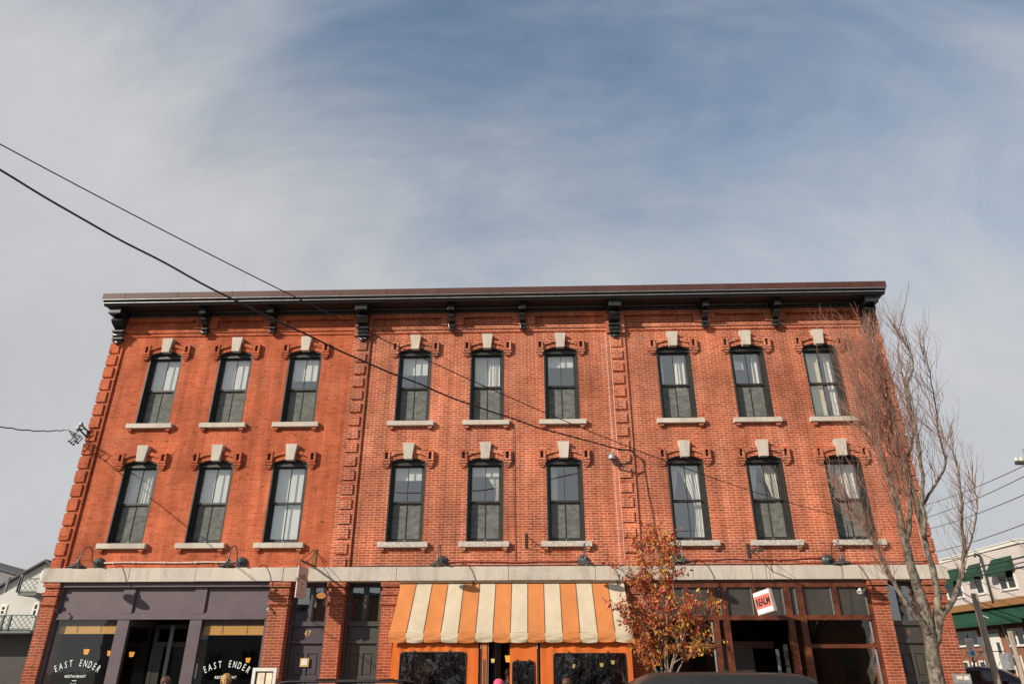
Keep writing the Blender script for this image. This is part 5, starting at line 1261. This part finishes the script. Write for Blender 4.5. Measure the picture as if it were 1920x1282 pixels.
# ------------------------------------------------------------------ people
def skin_obj(name, verts, edges_, radii, mat, parent, lvl=2):
    me = bpy.data.meshes.new(name); me.from_pydata([tuple(v) for v in verts], edges_, []); me.materials.append(M[mat])
    o = bpy.data.objects.new(name, me); S.collection.objects.link(o)
    hang(o, parent)
    md = o.modifiers.new('skin', 'SKIN'); md.use_smooth_shade = True
    ss = o.modifiers.new('sub', 'SUBSURF'); ss.levels = ss.render_levels = lvl
    for i, r_ in enumerate(radii):
        sv = me.skin_vertices[0].data[i]; sv.radius = r_ if isinstance(r_, tuple) else (r_, r_); sv.use_root = (i == 0)
    return o
def person(x, y, top, label, hair, hairlen, shirt, pants, face=0, glasses=False, hat=None, z0=GZ):
    hgt = top-z0; k = hgt/1.72; t = thing('person', (x, y, z0), label, 'person')
    rot = Matrix.Rotation(face, 3, 'Z')
    def P(a, b, c): v = rot @ Vector((a*k, b*k, 0)); return (x+v.x, y+v.y, z0+c*k)
    # body: pelvis root, spine, head, arms, legs (facing -y)
    V_ = [(0,0,.95),(0,0,1.12),(0,0,1.32),(0,.01,1.44),(0,0,1.50),(0,-.015,1.56),(0,-.01,1.64)]
    E_ = [(i, i+1) for i in range(6)]; Rr = [(.13,.10),(.115,.09),(.14,.095),(.075,.06),(.05,.05),(.072,.085),(.068,.08)]
    for sx in (-1, 1):
        b0 = len(V_); V_ += [(sx*.17,0,1.40),(sx*.22,.02,1.12),(sx*.23,-.05,.88),(sx*.225,-.08,.80)]; Rr += [.05,.04,.032,.03]
        E_ += [(3, b0),(b0, b0+1),(b0+1, b0+2),(b0+2, b0+3)]
        for f_ in range(5):
            b1 = len(V_); an = (f_-2)*.02
            V_ += [(sx*.225+(.03*-sx if f_ == 4 else 0), -.08-.02*(2-f_)*.6, .76 if f_ < 4 else .79), (sx*.222+(.04*-sx if f_ == 4 else 0), -.09-.02*(2-f_)*.6, .71 if f_ < 4 else .76)]; Rr += [.009, .008]; E_ += [(b0+3, b1), (b1, b1+1)]
        b0 = len(V_); V_ += [(sx*.09,0,.86),(sx*.10,-.02*sx,.48),(sx*.10,.02,.09),(sx*.11,-.12,.04)]; Rr += [.085,.055,.04,.035]
        E_ += [(0, b0),(b0, b0+1),(b0+1, b0+2),(b0+2, b0+3)]
    Rs = [(a[0]*k, a[1]*k) if isinstance(a, tuple) else a*k for a in Rr]
    skin_obj('body', [P(*v) for v in V_], E_, Rs, 'skin', t, 2)
    # clothing shells
    Vt = [(0,0,.93),(0,0,1.12),(0,0,1.32),(0,.01,1.43)]; Et = [(0,1),(1,2),(2,3)]; Rt = [(.155*k,.125*k),(.14*k,.115*k),(.165*k,.12*k),(.085*k,.075*k)]
    for sx in (-1, 1):
        b0 = len(Vt); Vt += [(sx*.175,0,1.40),(sx*.22,.02,1.12),(sx*.23,-.045,.90)]; Rt += [.065*k,.055*k,.045*k]; Et += [(3, b0),(b0,b0+1),(b0+1,b0+2)]
    skin_obj('jacket', [P(*v) for v in Vt], Et, Rt, shirt, t, 2)
    Vp = [(0,0,.94)]; Ep = []; Rp = [(.15*k,.115*k)]
    for sx in (-1, 1):
        b0 = len(Vp); Vp += [(sx*.09,0,.84),(sx*.10,-.02*sx,.48),(sx*.10,.02,.12)]; Rp += [.10*k,.07*k,.058*k]; Ep += [(0,b0),(b0,b0+1),(b0+1,b0+2)]
    skin_obj('trousers', [P(*v) for v in Vp], Ep, Rp, pants, t, 2)
    # face
    fm = MB()
    for sx in (-1, 1): fm.ball(P(sx*.032, -.098, 1.600), .011*k, 8, 6)
    fm.build('eye', 'sign_black', t)
    fm = MB(); fm.ball(P(0, -.108, 1.575), .016*k, 8, 6, 0, (.8, 1.2, 1.4)); fm.build('nose', 'skin', t)
    fm = MB(); fm.ball(P(0, -.095, 1.535), .022*k, 10, 6, 0, (1.1, .5, .3)); fm.build('mouth', 'tail_red', t)
    # hair: combed strands over a cap
    hm = MB(); rg = random.Random(int(x*100))
    hc = Vector(P(0, .012, 1.615)); R0 = .098*k
    hm.ball(tuple(hc), R0, 18, 12, 0, (.93, 1.08, 1.06))
    if hairlen > 0:
        for i in range(150):
            a_ = rg.uniform(-.2, math.pi+.2) if rg.random() < .8 else rg.uniform(0, 2*math.pi)
            if abs(math.sin(a_-1.5*math.pi)) > .80 and math.sin(a_) < 0: continue
            part = .02*(1 if math.cos(a_) > 0 else -1)
            pts = []
            for j in range(7):
                th = min(1, j/3)*1.45; rr = R0*(1.02+.04*rg.random())
                dr_ = rot @ Vector((math.cos(a_)*math.sin(th)*.97, math.sin(a_)*math.sin(th)*1.08, 0))
                zz = math.cos(th)*1.06*rr if j <= 3 else -(j-3)/3*hairlen
                rad_ = 1 if j <= 3 else 1.02+.12*math.sin(j)
                pts.append(hc+Vector((dr_.x*rr*rad_+rg.uniform(-.004, .004), dr_.y*rr*rad_, zz)))
            hm.tube(pts, [.004, .009, .011, .011, .011, .009, .004], 5)
    hm.build('hair', hair, t)
    if glasses:
        gm_ = MB()
        for sx in (-1, 1): gm_.ball(P(sx*.035, -.103, 1.602), .027*k, 12, 8, 0, (1.1, .45, .85))
        gm_.tube([P(-.075, -.03, 1.61), P(-.06, -.10, 1.61), P(.06, -.10, 1.61), P(.075, -.03, 1.61)], .005, 6); gm_.build('sunglasses', 'car_glass', t)
    if hat:
        hm2 = MB(); hc2 = P(0, .005, 1.64); hm2.lathe([(.115*k, -.04*k), (.118*k, .0), (.112*k, .04*k), (.085*k, .085*k), (.04*k, .105*k), (0, .11*k)], hc2, 20); hm2.tube([(hc2[0]+.118*k*math.cos(a_), hc2[1]+.118*k*math.sin(a_), hc2[2]-.03*k) for a_ in [i*math.pi/9 for i in range(19)]], .014*k, 8)
        hm2.build('knit_hat', hat, t)
    return t
def pplace(px, py, Y): q_ = at(px, py, Y); return q_.x, Y, q_.z
a = pplace(313, 1267, -1.4); person(*a, 'woman with brown hair and sunglasses walking before the purple shop entrance', 'hair_brown', .12, 'cloth_navy', 'cloth_grey', R(20), glasses=True)
a = pplace(426, 1262, -1.6); person(*a, 'woman with long blonde hair before the window lettering on the right bay', 'hair_blonde', .30, 'cloth_brown', 'cloth_navy', R(25))
a = pplace(935, 1274, -1.7); person(*a, 'person in a bright pink knit hat before the gap in the orange enclosure', 'hair_brown', .05, 'cloth_grey', 'cloth_navy', R(-20), hat='cloth_pink')
a = pplace(1063, 1270, -1.5); person(*a, 'person with curly light brown hair before the right vinyl window', 'hair_brown', .06, 'cloth_brown', 'cloth_navy', R(170))
a = pplace(953, 1251, -.45); person(*a, 'man in a grey shirt standing in the dark gap of the orange enclosure', 'hair_brown', .0, 'cloth_grey', 'cloth_navy', R(15))
